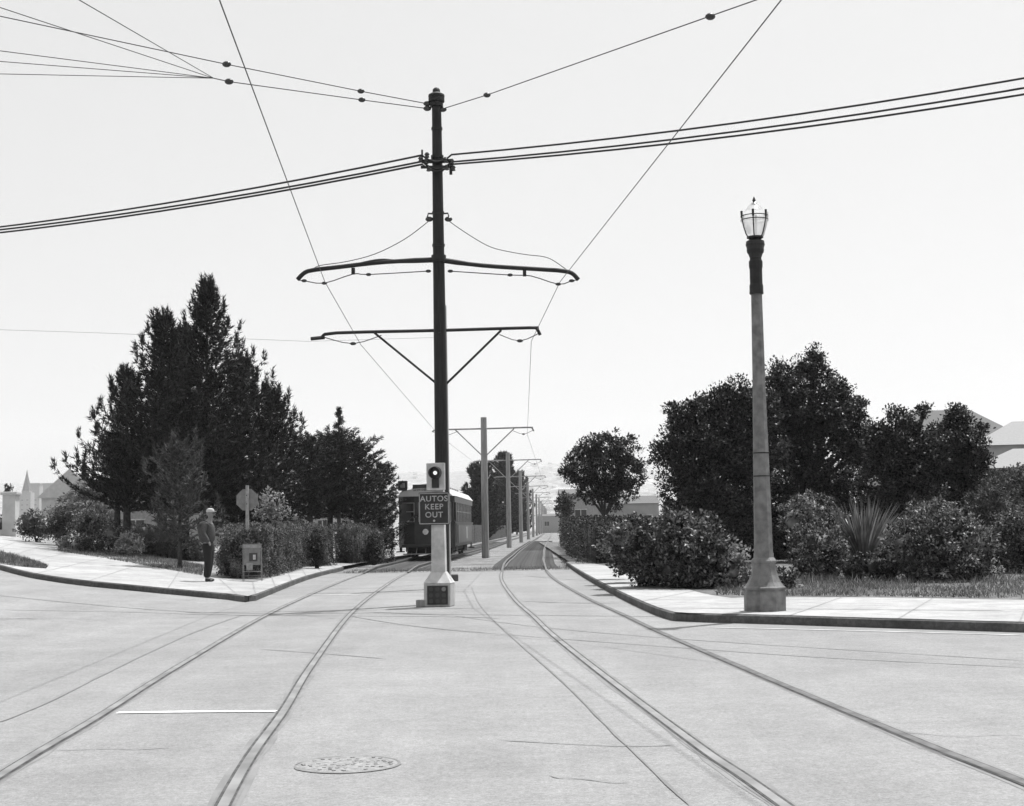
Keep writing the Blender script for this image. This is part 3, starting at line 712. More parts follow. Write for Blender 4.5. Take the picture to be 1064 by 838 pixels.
for py in (229, 225): 
    m0 = off_l([(14.2, py+.5), (14.2, py-.5)], 16); m0.f = m0.f[:-2]; mb.add(m0.v, m0.f)
build('lantern_frame', mb, M['darkmetal'], t)
build('finial', off_l([(3.2, 212.5), (2.2, 211.5), (.9, 210), (1.9, 208.5), (1.3, 207), (.3, 204.5)], 8), M['darkmetal'], t)
# ------------------------------------------------------------------ streetcar
CZ = 66.0
t = thing('tram', 'dark tram with pale curved roof facing the camera beside the hedges', 'tram', (-4.02, CZ, .0), -math.atan(.031))
t.scale = (1.05, 1.0, 1.06)
W_, L_ = 2.46, 14.6
mb = MB(); hw = W_/2
# body shell with gently rounded front, walls up to window sill and window posts
out = [(-hw, .55), (-hw*.8, .12), (-hw*.4, 0), (hw*.4, 0), (hw*.8, .12), (hw, .55), (hw, L_-.5), (hw*.5, L_), (-hw*.5, L_), (-hw, L_-.5)]
def extr(o_, z0, z1, mb, s0=1.0, s1=1.0):
    n = len(o_); cy = L_/2
    v = [(x*s0, (y-cy)*(1-(1-s0)*.2)+cy, z0) for x, y in o_]+[(x*s1, (y-cy)*(1-(1-s1)*.2)+cy, z1) for x, y in o_]
    return mb.add(v, [tuple(range(n))[::-1], tuple(range(n, 2*n))]+[(j, (j+1) % n, n+(j+1) % n, n+j) for j in range(n)])
lo = MB(); extr(out, .62, 1.62, lo); body = build('body', lo, M['tramdark'], t)
build('window_sill', extr(out, 1.62, 1.70, MB(), 1.02, 1.02), M['tramdark'], t)
build('window_header', extr(out, 2.55, 2.82, MB(), 1.0, 1.0), M['tramdark'], t)
sh = extr(out, 1.70, 2.55, MB(), .93, .93); build('saloon', sh, M['glass'], t)
# posts
pm = MB()
for x in (-hw*.93, -hw*.36, hw*.36, hw*.93): pm.box((x, .02+(.38 if abs(x) > hw*.9 else 0), 2.12), (.11, .12, .86))
build('front_post', pm, M['tramdark'], t)
for x in (-hw*.64, 0, hw*.64):
    f_ = build('window', MB().box((x, .12 if x else .07, 2.12), (.62, .04, .78), rz=(-.35 if x > 0 else .35 if x < 0 else 0)), M['glass'], t)
    rz_ = (.32 if x > 0 else -.32 if x < 0 else 0)
    mb = MB()
    for dz in (-.4, .4, .03): mb.box((x, .075 if x else .03, 2.12+dz), (.66, .035, .045), rz=rz_)
    for dx in (-.31, .31): mb.box((x+dx*math.cos(rz_), (.075 if x else .03)+dx*math.sin(rz_), 2.12), (.045, .04, .8), rz=rz_)
    build('sash', mb, M['signgrey'], f_)
for k in range(11):
    y = 1.35+k*1.1
    if k in (0, 6.5):
        for sx_ in (-1, 1): build('door', MB().box((sx_*(hw+.005), y, 1.66), (.03, .82, 1.75)), M['black'], t)
    for sx_ in (-1, 1):
        build('side_post', MB().box((sx_*hw*.975, y+.55, 2.12), (.07, .16, .86)), M['trim'] if sx_ > 0 else M['tramdark'], t)
        if k not in (0, 6.5):
            wn = build('window', MB().box((sx_*hw*.95, y, 2.14), (.03, .92, .74)), M['sideglass'], t)
            build('sash', MB().box((sx_*hw*.965, y, 2.16), (.03, .92, .05)), M['trim'], wn)
for sx_ in (-1, 1): build('side_panel', MB().box((sx_*(hw+.012), L_/2+.3, 1.15), (.02, L_-4.4, .8)), M['tramside'], t)
build('notice_card', MB().box((hw+.03, 8.6, 1.2), (.012, .6, .55)), M['white'], t)
# roof: arched lower deck and clerestory
def arch(hw_, z0, rise, y0, y1, mb, n=10, round_=True):
    prof = [(-hw_+2*hw_*i/n, z0+rise*math.sqrt(max(0, 1-(2*i/n-1)**2))) for i in range(n+1)]
    rows = [(y0, .72), (y0+.2, .92), (y0+.7, 1), (y1-.7, 1), (y1-.25, .85), (y1, .55)] if round_ else [(y0, 1), (y1, 1)]
    b0 = len(mb.v)
    for y, s_ in rows:
        for x, z in prof: mb.v.append((x*(.75+.25*s_), y, z0+(z-z0)*s_))
    k = n+1
    for j in range(len(rows)-1):
        for i in range(n): mb.f.append((b0+j*k+i, b0+j*k+i+1, b0+(j+1)*k+i+1, b0+(j+1)*k+i))
    for j in (0, len(rows)-1): mb.f.append(tuple(b0+j*k+i for i in range(k)))
    return mb
build('roof', arch(hw+.06, 2.80, .50, -.12, L_+.12, MB()), M['tramroof'], t, smooth=True)
build('clerestory', arch(.62, 3.20, .28, 1.6, L_-1.6, MB().box((0, L_/2, 3.24), (1.2, L_-3.6, .22))), M['tramroof'], t, smooth=True)
for k in range(9):
    for sx_ in (-1, 1): build('clerestory_window', MB().box((sx_*.61, 2.4+k*1.2, 3.29), (.03, .8, .10)), M['glass'], t)
build('destination_box', MB().bbox((-.98, .0, 3.27), (.40, .3, .42), .02), M['black'], t)
build('route_plate', MB().box((-.98, -.165, 3.28), (.2, .02, .2)), M['signgrey'], t)
build('roof_sign', MB().bbox((-.12, -.02, 3.16), (.85, .2, .30), .02), M['black'], t)
build('headlight', MB().disc((0, -.06, 1.28), .13, 'y', .14, 16), M['chrome'], t)
build('bumper', MB().bbox((0, -.08, .68), (2.1, .16, .14), .03), M['tramdark'], t)
fd = MB().box((0, -.25, .34), (1.95, .05, .05))
for x in (-.8, -.4, 0, .4, .8): fd.tube([(x, -.25, .34), (x, .1, .6)], .018, 5)
build('fender', fd, M['trim'], t)
build('fender_net', MB().box((0, -.1, .22), (1.9, .5, .03)), M['darkmetal'], t)
build('underframe', MB().box((0, L_/2, .52), (1.9, L_-1.5, .2)), M['darkmetal'], t)
for yc in (2.9, L_-2.9):
    tr = build('truck', MB().box((-.95, yc, .42), (.12, 2.2, .26)).box((.95, yc, .42), (.12, 2.2, .26)).box((0, yc, .42), (1.8, .3, .22)), M['darkmetal'], t)
    for dy in (-.8, .8):
        for sx_ in (-1, 1): build('wheel', MB().disc((sx_*.75, yc+dy, .46), .35, 'x', .12, 18), M['darkmetal'], tr)
for sx_ in (-1, 1):
    for y in (1.35, L_-1.9): build('step', MB().box((sx_*(hw+.02), y, .42), (.3, .8, .05)).box((sx_*(hw+.0), y, .55), (.04, .8, .24)), M['darkmetal'], t)
build('trolley_pole', MB().tube([(0, 7.2, 3.5), (.0, 12.8, 5.9)], [.03, .018], 6), M['darkmetal'], t)
build('trolley_base', MB().bbox((0, 7.2, 3.46), (.4, 1.1, .16), .03), M['darkmetal'], t)

# ------------------------------------------------------------------ stop sign seen from behind, notice rack
g = G(257, 600.5, K+.005); z0 = g.z
t = thing('stop_sign', 'octagonal sign on a pale post, seen from behind at the hedge corner', 'sign', (g.x, g.y, g.z))
top = P(256.5, 504.5, g.y).z-z0; dxl = P(257, 504.5, g.y).x-g.x
build('post', MB().box((0, 0, top/2), (.085, .07, top)), M['lightwood'], t)
so = P(256.5, 519.5, g.y)
build('plate', MB().disc((so.x-g.x, .05, so.z-z0), .325, 'y', .006, 8), M['signgrey'], t)
build('bolt', MB().disc((so.x-g.x, -.04, so.z-z0+.12), .015, 'y', .02, 6).disc((so.x-g.x, -.04, so.z-z0-.12), .015, 'y', .02, 6), M['darkmetal'], t)
g = G(262, 604, K+.005); z0 = g.z; a = P(252, 566, g.y); b = P(271, 594, g.y)
wd = b.x-a.x; zt_ = a.z-z0; zb = b.z-z0
t = thing('notice_rack', 'small framed notice rack with papers on thin legs below the octagonal sign', 'notice rack', (g.x, g.y, z0))
mb = MB()
for sx_ in (-1, 1): mb.tube([(sx_*wd/2, 0, 0), (sx_*wd/2, 0, zt_)], .011, 6); mb.tube([(sx_*wd/2, .16, 0), (sx_*wd/2, .05, zt_*.9)], .009, 6)
for z in (zt_, zt_-.09, zb, .14): mb.tube([(-wd/2, 0, z), (wd/2, 0, z)], .010, 6)
build('frame', mb, M['signgrey'], t)
build('panel', MB().box((0, .02, zt_-(zt_-zb)*.4), (wd-.05, .012, (zt_-zb)*.72)), M['signgrey'], t)
build('header', MB().box((0, .0, zt_-.055), (wd-.03, .02, .08)), M['lightwood'], t)
build('paper_sheet', MB().box((-.07, -.0, zb+.13), (.17, .008, .2)), M['lightwood'], t)
build('paper_sheet', MB().box((.03, -.0, (zt_+zb)/2+.02), (.22, .006, .22)), M['fardark'], t)
build('paper_sheet', MB().box((.06, -.01, (zt_+zb)/2+.02), (.07, .006, .13)), M['paper'], t)
build('shelf', MB().box((0, -.05, zb), (wd, .14, .015)), M['signgrey'], t)

# ------------------------------------------------------------------ person
def skinned(name, chains, m, parent, sub=2):
    """chains: list of lists of (x,y,z,r); a first point given as an int joins an earlier vertex"""
    V = []; E = []; RR = []
    for ch in chains:
        prev = None
        for q in ch:
            if isinstance(q, int): prev = q; continue
            V.append(q[:3]); RR.append(q[3] if len(q) == 4 else (q[3], q[4])); i = len(V)-1
            if prev is not None: E.append((prev, i))
            prev = i
    me = bpy.data.meshes.new(name); me.from_pydata(V, E, []); o = link(name, me, parent); me.materials.append(m)
    md = o.modifiers.new('skin', 'SKIN'); md.use_smooth_shade = True
    sk = me.skin_vertices[0].data if me.skin_vertices else None
    for i, r_ in enumerate(RR): sk[i].radius = r_ if isinstance(r_, tuple) else (r_, r_)
    sk[0].use_root = True
    s_ = o.modifiers.new('subdiv', 'SUBSURF'); s_.levels = sub; s_.render_levels = sub
    return o
g = G(216.5, 604.6, K+.005); z0 = g.z
Hn = P(214, 529.5, g.y).z-z0; S = Hn/1.76
t = thing('person', 'man in a white cap, grey jacket and dark trousers standing on the sidewalk', 'person', (g.x, g.y, z0), R(-8))
def s4(ch): return [q if isinstance(q, int) else tuple(k*S for k in q) for q in ch]
# the man faces +x.  joints: x forward, y across (his right hand is towards the camera, -y)
torso = [(-.02, 0, .95, .13, .16), (-.03, 0, 1.12, .12, .155), (-.03, 0, 1.30, .125, .18), (-.02, 0, 1.42, .09, .14), (.02, 0, 1.50, .055, .055), (.045, 0, 1.555, .05, .052), (.06, 0, 1.60, .082, .072), (.058, 0, 1.68, .088, .075), (.045, 0, 1.735, .055, .05)]
def finger_set(hx, hy, hz, dx, dz, sy):
    out = []
    for k, ln in enumerate((.066, .076, .070, .056)):
        oy = (-.027+.018*k)
        out.append([(hx, hy+oy, hz, .0095), (hx+dx*ln*.5+.004, hy+oy, hz+dz*ln*.5, .0085), (hx+dx*ln+.018, hy+oy, hz+dz*ln*.92, .007)])
    out.append([(hx-dx*.02+.01, hy-.03*sy, hz-dz*.05, .011), (hx+.035, hy-.035*sy, hz-dz*.03+dz*.03, .009), (hx+.05, hy-.03*sy, hz+dz*.025, .008)])
    return out
rA = [3, (-.02, -.16, 1.40, .06), (-.055, -.225, 1.18, .046), (.06, -.22, .99, .034), (.10, -.20, .93, .024, .034), (.115, -.195, .87, .018, .038)]
lA = [3, (-.02, .16, 1.40, .06), (.0, .23, 1.16, .046), (.20, .18, 1.14, .034), (.27, .16, 1.155, .026, .03), (.33, .155, 1.165, .018, .036)]
lR = [0, (.0, -.09, .90, .095), (.03, -.10, .50, .06), (-.02, -.10, .10, .042), (.05, -.10, .05, .04), (.15, -.11, .035, .03)]
lL = [0, (-.01, .09, .90, .095), (.0, .10, .50, .06), (-.07, .10, .10, .042), (.0, .10, .05, .04), (.10, .11, .035, .03)]
body = skinned('body', [s4(torso), s4(rA), s4(lA), s4(lR), s4(lL)]+[s4(f) for f in finger_set(.118, -.195, .86, .1, -1, 1)]+[s4(f) for f in finger_set(.345, .155, 1.165, .9, .05, -1)], M['skin'], t)
body['label'] = 'man standing in profile'
fc = MB()
fc.ball((.148*S, 0, 1.635*S), .014*S, 6, (1.5, .9, 1.6)); fc.ball((.03*S, -.077*S, 1.635*S), .02*S, 6, (.8, .4, 1.5)); fc.ball((.03*S, .077*S, 1.635*S), .02*S, 6, (.8, .4, 1.5))
build('nose_and_ears', fc, M['skin'], body, smooth='all')
fe = MB()
for sy in (-1, 1): fe.ball((.125*S, sy*.032*S, 1.655*S), .010*S, 5)
fe.box((.133*S, 0, 1.59*S), (.012*S, .045*S, .007*S)); build('eyes_and_mouth', fe, M['black'], body)
hr = MB().ball((.035*S, 0, 1.66*S), .09*S, 8, (.95, .88, .95)); hr.v = [(min(v[0], .07*S), v[1], max(v[2], 1.61*S)) for v in hr.v]
build('hair', hr, M['signgrey'], body, smooth='all')
jk = [(-.02, 0, .90, .22, .20), (-.035, 0, 1.12, .23, .22), (-.065, 0, 1.30, .22, .24), (-.035, 0, 1.42, .14, .175), (.0, 0, 1.475, .07, .075)]
skinned('jacket', [s4(jk), s4([3, (-.025, -.175, 1.40, .078), (-.06, -.245, 1.18, .08), (.055, -.23, 1.0, .062), (.085, -.21, .955, .052)]), s4([3, (-.025, .175, 1.40, .078), (.0, .24, 1.16, .064), (.19, .185, 1.14, .05), (.24, .17, 1.15, .045)])], M['jacket'], t)
skinned('trousers', [s4([(-.015, 0, .98, .14, .16), (-.01, 0, .88, .14, .165)]), s4([1, (.01, -.095, .80, .125), (.03, -.10, .48, .10), (-.015, -.10, .09, .08)]), s4([1, (-.01, .095, .80, .125), (.0, .10, .48, .10), (-.065, .10, .09, .08)])], M['trousers'], t)
for cy_, cx_ in ((-.10, .0), (.10, -.05)):
    skinned('shoe', [s4([(cx_-.05, cy_, .05, .048), (cx_+.06, cy_, .045, .045), (cx_+.17, cy_, .032, .032)])], M['shoe'], t)
cp = MB().lathe([(.098*S, 1.69*S), (.102*S, 1.72*S), (.085*S, 1.765*S), (.04*S, 1.785*S), (.0, 1.788*S)], 16, (.045*S, 0, 0))
cp.add([((.13+dx)*S, dy*S, (1.698+dz)*S) for dx, dy in ((-.02, -.08), (.045, -.06), (.07, 0), (.045, .06), (-.02, .08)) for dz in (0, .008)], [(0, 2, 4, 6, 8), (9, 7, 5, 3, 1), (0, 1, 3, 2), (2, 3, 5, 4), (4, 5, 7, 6), (6, 7, 9, 8), (8, 9, 1, 0)])
build('cap', cp, M['cap'], t, smooth=True)

# ------------------------------------------------------------------ parked car behind the shrubs
def car(label, loc, rz, m_):
    t = thing('parked_car', label, 'car', loc, rz)
    prof = [(-2.3, .35), (-2.32, .75), (-2.0, .98), (-1.3, 1.05), (-1.0, 1.08), (.9, 1.08), (1.2, 1.06), (2.1, .98), (2.33, .8), (2.35, .35)]
    def slab(pr, hw_, mb, hw2=None):
        n = len(pr); hw2 = hw2 or hw_
        v = [(x, -hw_, z) for x, z in pr]+[(x, -hw_*.82, z+.03) for x, z in pr]; 
        v = [(x, -hw_ if z < .9 else -hw2, z) for x, z in pr]+[(x, hw_ if z < .9 else hw2, z) for x, z in pr]
        return mb.add(v, [tuple(range(n)), tuple(range(n, 2*n))[::-1]]+[(j, (j+1) % n, n+(j+1) % n, n+j) for j in range(n)])
    build('body', slab(prof, .88, MB(), .8), m_, t, smooth=True)
    build('cabin', slab([(-1.5, 1.04), (-1.15, 1.4), (-.7, 1.50), (.3, 1.50), (.75, 1.38), (1.05, 1.05)], .74, MB(), .66), m_, t, smooth=True)
    for sy in (-1, 1):
        build('window', MB().add([(-.98, sy*.69, 1.12), (-.12, sy*.69, 1.12), (-.12, sy*.675, 1.4), (-.72, sy*.675, 1.4)], [(0, 1, 2, 3)]), M['glass'], t)
        build('window', MB().add([(-.02, sy*.69, 1.12), (.82, sy*.69, 1.12), (.55, sy*.675, 1.4), (-.02, sy*.675, 1.4)], [(0, 1, 2, 3)]), M['glass'], t)
        for x in (-1.45, 1.45):
            wl = build('wheel', MB().disc((x, sy*.76, .34), .34, 'y', .2, 20), M['rubber'], t)
            build('hubcap', MB().disc((x, sy*.875, .34), .16, 'y', .03, 16), M['chrome'], wl)
    for x in (-2.4, 2.42): build('bumper', MB().bbox((x, 0, .48), (.08, 1.7, .13), .03), M['chrome'], t)
    return t
g = P(236, 540, 62)
car('cream rounded car parked under the dark pines behind the man', (g.x, 62, hgt(g.x, 62)+.13), R(6), M['carwhite'])

# ------------------------------------------------------------------ houses
def house(label, cx_, cy_, w_, d_, h_, rise, rz, wall, roof, name='house', nwin=2, ridge='x', over=.3, z=0, chimney=False, group=None, hip=0.0):
    t = thing(name, label, 'house' if name == 'house' else 'building', (cx_, cy_, z), rz, group)
    build('wall', MB().box((0, 0, h_/2-.5), (w_, d_, h_+1)), M[wall], t)
    a_, b_ = (w_/2+over, d_/2+over) if ridge == 'x' else (w_/2+over, d_/2+over)
    if ridge == 'x': pts = [(-a_, -b_, h_), (a_, -b_, h_), (a_, b_, h_), (-a_, b_, h_), (-a_+hip, 0, h_+rise), (a_-hip, 0, h_+rise)]; fs = [(0, 1, 5, 4), (2, 3, 4, 5), (0, 4, 3), (1, 2, 5), (3, 2, 1, 0)]
    else: pts = [(-a_, -b_, h_), (a_, -b_, h_), (a_, b_, h_), (-a_, b_, h_), (0, -b_+hip, h_+rise), (0, b_-hip, h_+rise)]; fs = [(0, 4, 5, 3), (1, 2, 5, 4), (0, 1, 4), (2, 3, 5), (3, 2, 1, 0)]
    rf = build('roof', MB().add(pts, fs), M[roof], t)
    if chimney: build('chimney', MB().box((w_*.2, d_*.1, h_+rise+.1), (.5, .5, 1.6)), M[wall], rf)
    for k in range(nwin):
        x = -w_/2+(k+.5)*w_/nwin; f_ = build('window', MB().box((x, -d_/2-.02, h_*.55), (min(1.0, w_/nwin*.5), .06, 1.1)), M['fardark'], t)
        build('frame', MB().box((x, -d_/2-.05, h_*.55), (.06, .03, 1.1)).box((x, -d_/2-.05, h_*.55+.57), (min(1.1, w_/nwin*.6), .05, .07)).box((x, -d_/2-.05, h_*.55-.57), (min(1.1, w_/nwin*.6), .07, .07)), M['white'], f_)
    return t
# right: dark gabled house and two pale-roofed ones
p0 = P(1018, 470, 84)
def zz(px, py, Y): return P(px, py, Y).z
house('house with a tall grey hipped gable roof above the far tree', P(1000, 460, 96).x, 100, 9.5, 8, zz(1040, 463, 96), zz(1022, 421, 96)-zz(1040, 463, 96), R(0), 'plaster', 'roofs', hip=3.2, chimney=False)
house('pale house with a light hipped roof at the frame edge', P(1090, 470, 80).x, 83, 6.4, 6, zz(1060, 462, 80), zz(1070, 434, 80)-zz(1060, 462, 80), R(-12), 'plaster', 'rooflight', hip=2.6, nwin=3)
house('low pale outbuilding in front of the light hipped roof', P(1085, 480, 72).x, 74, 5.4, 4, zz(1060, 486, 72), zz(1075, 464, 72)-zz(1060, 486, 72), R(-8), 'plaster', 'rooflight', hip=2.2, nwin=2)
q = P(573, 548, 330); house('grey box-like building closing the far end of the tracks', q.x+1.5, 345, 9, 6, zz(573, 536, 330), .5, 0, 'trim', 'roofs', nwin=2, over=.1)
# low buildings glimpsed on both sides of the round tree
q = P(597, 530, 130); house('pale flat-walled building beside the far end of the track', q.x+.6, 134, 3.6, 6, zz(597, 513, 130), .5, 0, 'trim', 'roofs', nwin=1, over=.1)
q = P(655, 530, 84); house('low house behind the round tree with a dark window', q.x, 88, 3.6, 5, zz(655, 523, 84), .5, 0, 'plaster', 'roofs', nwin=2, over=.1)
# white houses glimpsed under the left trees
for (px, Y, w_, py, lab) in ((316, 84, 3.0, 528, 'white wall of a house glimpsed between the dark trunks'), (352, 92, 6.0, 531, 'long white house with windows glimpsed under the flat-topped trees')):
    q = P(px, 540, Y); house(lab, q.x, Y+3, w_, 5, zz(px, py, Y), .8, 0, 'plaster', 'roofs', nwin=3, z=0)
q = P(153, 530, 75); house('cottage glimpsed beneath the low pine branches', q.x, 78, 3.4, 4, zz(153, 524, 75), 1.0, 0, 'trim', 'roofs', nwin=2)
q = P(225, 520, 80); house('pale bungalow behind the parked car', q.x, 85, 7, 4, zz(225, 528, 80), 1.0, 0, 'trim', 'roofs', nwin=3)
# far left: hazy gable
q = P(84, 510, 120); house('hazy steep gabled house behind the grey tree', q.x, 124, 5.4, 8, zz(84, 517, 120), zz(84, 487, 120)-zz(84, 517, 120), R(-12), 'stone', 'fadedroof', ridge='y', nwin=1)  # pale wall and roof colours stand in for thicker haze
# hazy town towers
def tower(label, px, pyt, Y, w_, kind):
    q = P(px, 540, Y); t = thing('tower', label, 'tower', (q.x, Y, 0))
    zt = zz(px, pyt, Y)
    if kind == 'spire':
        b_ = zz(px, 512, Y); build('shaft', MB().box((0, 0, b_/2), (w_, w_, b_)), M['trim'], t)
        build('belfry', MB().box((0, 0, b_+.9), (w_*.7, w_*.7, 1.8)), M['trim'], t)
        build('spire', MB().lathe([(w_*.42, b_+1.8), (w_*.12, b_+(zt-b_)*.7), (.05, zt)], 8), M['roofs'], t)
    else:
        build('shaft', MB().box((0, 0, zt/2), (w_, w_, zt)), M['trim'], t)
        build('parapet', MB().box((0, 0, zt+.2), (w_*1.12, w_*1.12, .5)), M['trim'], t)
    for r_ in range(4):
        for c__ in range(2): build('window', MB().box((-w_*.22+c__*w_*.44, -w_/2-.03, zz(px, 520+r_*5, Y)), (w_*.16, .06, .9)), M['fardark'], t)
tower('hazy tower with a thin spire in the distant town', 27.5, 488, 1500, 12, 'spire')
tower('hazy square tower beside the spire in the distant town', 36, 503, 1560, 14, 'flat')
tower('hazy square tower with parapet nearest the grey tree', 52, 503, 1420, 11, 'flat')
for i, (px, py, Y, w_, lab) in enumerate(((20, 528, 1650, 36, 'low hazy roof left of the spired tower'), (44, 522, 1600, 30, 'hazy block between the two square towers'), (66, 520, 1300, 32, 'hazy roof under the square tower with parapet'))):
    q = P(px, 540, Y); house(lab, q.x, Y, w_, 9, zz(px, py+4, Y), 7.0, R(10*i), 'trim', 'roofs', nwin=3, group='hazy town houses')
# distant hillside and houses on it
mb = MB(); nx, ny = 90, 14
def hill_z(x, j):
    a_ = 532+x/1180*1500
    ridge = 60+5*math.sin(x*.006+1)+3*math.sin(x*.017)+1.5*math.sin(x*.05)+.006*x
    return -2+(ridge+2)*math.sin(min(1, j/(ny-2))*math.pi/2)**1.2
for j in range(ny):
    for i in range(nx+1):
        x = -1000+2000*i/nx; mb.v.append((x*4.2, 3000+j*110, hill_z(x, j)*2.75+rnd.uniform(-3, 3)))
for j in range(ny-1):
    for i in range(nx): mb.f.append((j*(nx+1)+i, j*(nx+1)+i+1, (j+1)*(nx+1)+i+1, (j+1)*(nx+1)+i))
tag(build('hill', mb, M['far'], smooth='all'), None, None, kind='structure')
k = 0
for _ in (): pass
ordh = 'pale house on the far hillside beyond the rows of poles'
for j in range(1, 12):
    for px in (425, 560, 575, 590, 606):
        px2 = px+rnd.uniform(-8, 8); Y = 3000+j*110+rnd.uniform(-30, 30)
        x = P(px2, 540, Y).x; s_ = rnd.uniform(7, 12)
        jj = (Y-3000)/110
        t = thing('hillside_house', ordh, 'house', (x, Y, hill_z(x/4.2, jj)*2.75-2), rnd.uniform(-.5, .5), 'houses on the far hillside')
        build('wall', MB().box((0, 0, 1), (s_, 8, 6)), M['stone'], t)
        build('roof', MB().add([(-s_/2-.3, -4.5, 4), (s_/2+.3, -4.5, 4), (s_/2+.3, 4.5, 4), (-s_/2-.3, 4.5, 4), (-s_/2, 0, 6.5), (s_/2, 0, 6.5)], [(0, 1, 5, 4), (2, 3, 4, 5), (0, 4, 3), (1, 2, 5), (3, 2, 1, 0)]), M['roofs' if k % 2 else 'rooflight'], t); k += 1
# gatepost with urn plant
q = P(11, 557, 66); zb = hgt(q.x, 66); u = PX(66)
t = thing('gatepost', 'thick pale masonry gatepost at the far end of the sidewalk', 'gatepost', (q.x, 66, zb))
hg = zz(11, 513, 66)-zb
build('pillar', MB().box((0, 0, hg/2-.1), (.58, .58, hg+.1)), M['stone'], t); build('coping', MB().bbox((0, 0, hg+.0), (.76, .76, .14), .03).box((0, 0, .18), (.72, .72, .5)), M['stone'], t)
# boundary walls/fence
def fence(label, pts, h_, m_, name='fence'):
    p0_ = Vector(pts[0]); t = thing(name, label, 'fence', (p0_.x, p0_.y, 0)); 
    for a_, b_ in zip(pts, pts[1:]):
        a_, b_ = Vector(a_), Vector(b_); d_ = b_-a_; L = d_.length; ang = math.atan2(d_.y, d_.x); mb = MB(); n = int(L/.18)
        for k in range(n):
            c_ = a_.lerp(b_, (k+.5)/n); mb.box((c_.x, c_.y, (h_+rnd.uniform(-.03, .03))/2), (.165, .025, h_), rz=ang)
        build('board_panel', mb, M[m_], t, world=True)
        for k in range(int(L/2.6)+1):
            c_ = a_.lerp(b_, k/max(1, int(L/2.6))); build('post', MB().box((c_.x+.08, c_.y+.06, h_/2), (.1, .1, h_+.08), rz=ang), M['lightwood'], t, world=True)
    return t
fence('weathered board fence running beside the tracks behind the tram', [(-6+.0305*(y_-71), y_, 0) for y_ in (84, 110, 140, 180, 230)], 1.75, 'board')
# ------------------------------------------------------------------ vegetation
def rough_core(lobes, s_, seed):
    """an inner mass of foliage for one plant: displaced ellipsoids"""
    V = []; F = []; rs = np.random.RandomState(seed)
    for (c, r) in lobes:
        nn, mm = 9, 14; base = sum(len(v) for v in V); vv = []
        for i in range(nn+1):
            for j in range(mm):
                th_ = math.pi*i/nn; ph = 2*math.pi*j/mm; k = s_*(1+rs.uniform(-.3, .12))
                vv.append((c[0]+r[0]*k*math.sin(th_)*math.cos(ph), c[1]+r[1]*k*math.sin(th_)*math.sin(ph), c[2]+r[2]*k*math.cos(th_)))
        V.append(np.array(vv)); F.append(np.array([(base+i*mm+j, base+i*mm+(j+1) % mm, base+(i+1)*mm+(j+1) % mm, base+(i+1)*mm+j) for i in range(nn) for j in range(mm)]))
    return np.concatenate(V), np.concatenate(F)
def crown(name, lobes, parent, m_, seed, per=9.0, leaves=46, size=.12, clump=.26, aspect=.55, jit=.9, core=0.0, floor=None, shell=.55, up=.25):
    """leaf clumps spread through ellipsoid lobes; lobes = [(centre, (rx, ry, rz))] in world coordinates"""
    rs = np.random.RandomState(seed); C = []; D = []
    for (c, r) in lobes:
        area = 4*math.pi*((r[0]*r[2]+r[0]*r[1]+r[1]*r[2])/3); n = max(8, int(per*area))
        d = unit(rs.normal(0, 1, (n, 3))); rad = rs.uniform(shell, 1.05, n)**.8
        rad *= 1+.16*np.sin(d[:, 0]*5+seed)*np.cos(d[:, 2]*6+seed*2)
        cc = np.array(c)+d*np.array(r)*rad[:, None]
        cr_ = clump*rs.uniform(.5, 1.35, n)
        k = leaves; off_ = rs.normal(0, 1, (n, k, 3)); off_ = off_/np.linalg.norm(off_, axis=2)[:, :, None]*(rs.uniform(0, 1, (n, k, 1))**.45)
        off_[:, :, 2] *= .7
        pts = cc[:, None, :]+off_*cr_[:, None, None]
        C.append(pts.reshape(-1, 3)); D.append((off_*.8+d[:, None, :]*.5+np.array([0, 0, up])).reshape(-1, 3))
    C = np.concatenate(C); D = np.concatenate(D)
    if floor is not None: k_ = C[:, 2] > floor; C = C[k_]; D = D[k_]
    V, F = leaf_quads(C, unit(D), size, aspect, jit, rs); fs = [F]
    if core:
        V2, F2 = rough_core(lobes, core, seed)
        if floor is not None: V2[:, 2] = np.maximum(V2[:, 2], floor)
        fs.append(F2+len(V)); V = np.concatenate([V, V2])
    off = parent.location if parent is not None else Vector((0, 0, 0))
    return np_mesh(name, V, fs, M[m_], parent, tuple(off))
def lob(px, py, rpx, Y, dy=0, sq=1.0, dr=1.0):
    r = rpx*PX(Y); p_ = P(px, py, Y+dy); return ((p_.x, p_.y, p_.z), (r, r*dr, r*sq))
def limbs(t, base, lobes, r0, m_='bark', fork=.35):
    """tapered trunk that forks into limbs reaching each lobe"""
    b = Vector(base); top = max(l[0][2] for l in lobes); cx_ = sum(l[0][0] for l in lobes)/len(lobes); cy_ = sum(l[0][1] for l in lobes)/len(lobes)
    f = Vector((b.x+(cx_-b.x)*.4, b.y+(cy_-b.y)*.4, b.z+(top-b.z)*fork))
    tr = MB().tube([b-Vector((0, 0, .1)), b+Vector((0, 0, .15)), b.lerp(f, .5)+Vector((rnd.uniform(-.06, .06), 0, 0)), f], [r0*1.5, r0*1.1, r0*.95, r0*.8], 9)
    for c, r in lobes:
        c = Vector(c); m_id = f.lerp(c, .5)+Vector((rnd.uniform(-.1, .1), rnd.uniform(-.1, .1), .1)); tr.tube([f, m_id, c], [r0*.55, r0*.35, r0*.15], 6)
        for k in range(3):
            e = c+Vector((rnd.uniform(-1, 1)*r[0], rnd.uniform(-1, 1)*r[1], rnd.uniform(-.2, 1)*r[2]))*.8; tr.tube([m_id, m_id.lerp(e, .6), e], [r0*.25, r0*.15, r0*.05], 5)
    build('trunk', tr, M[m_], t, world=True)
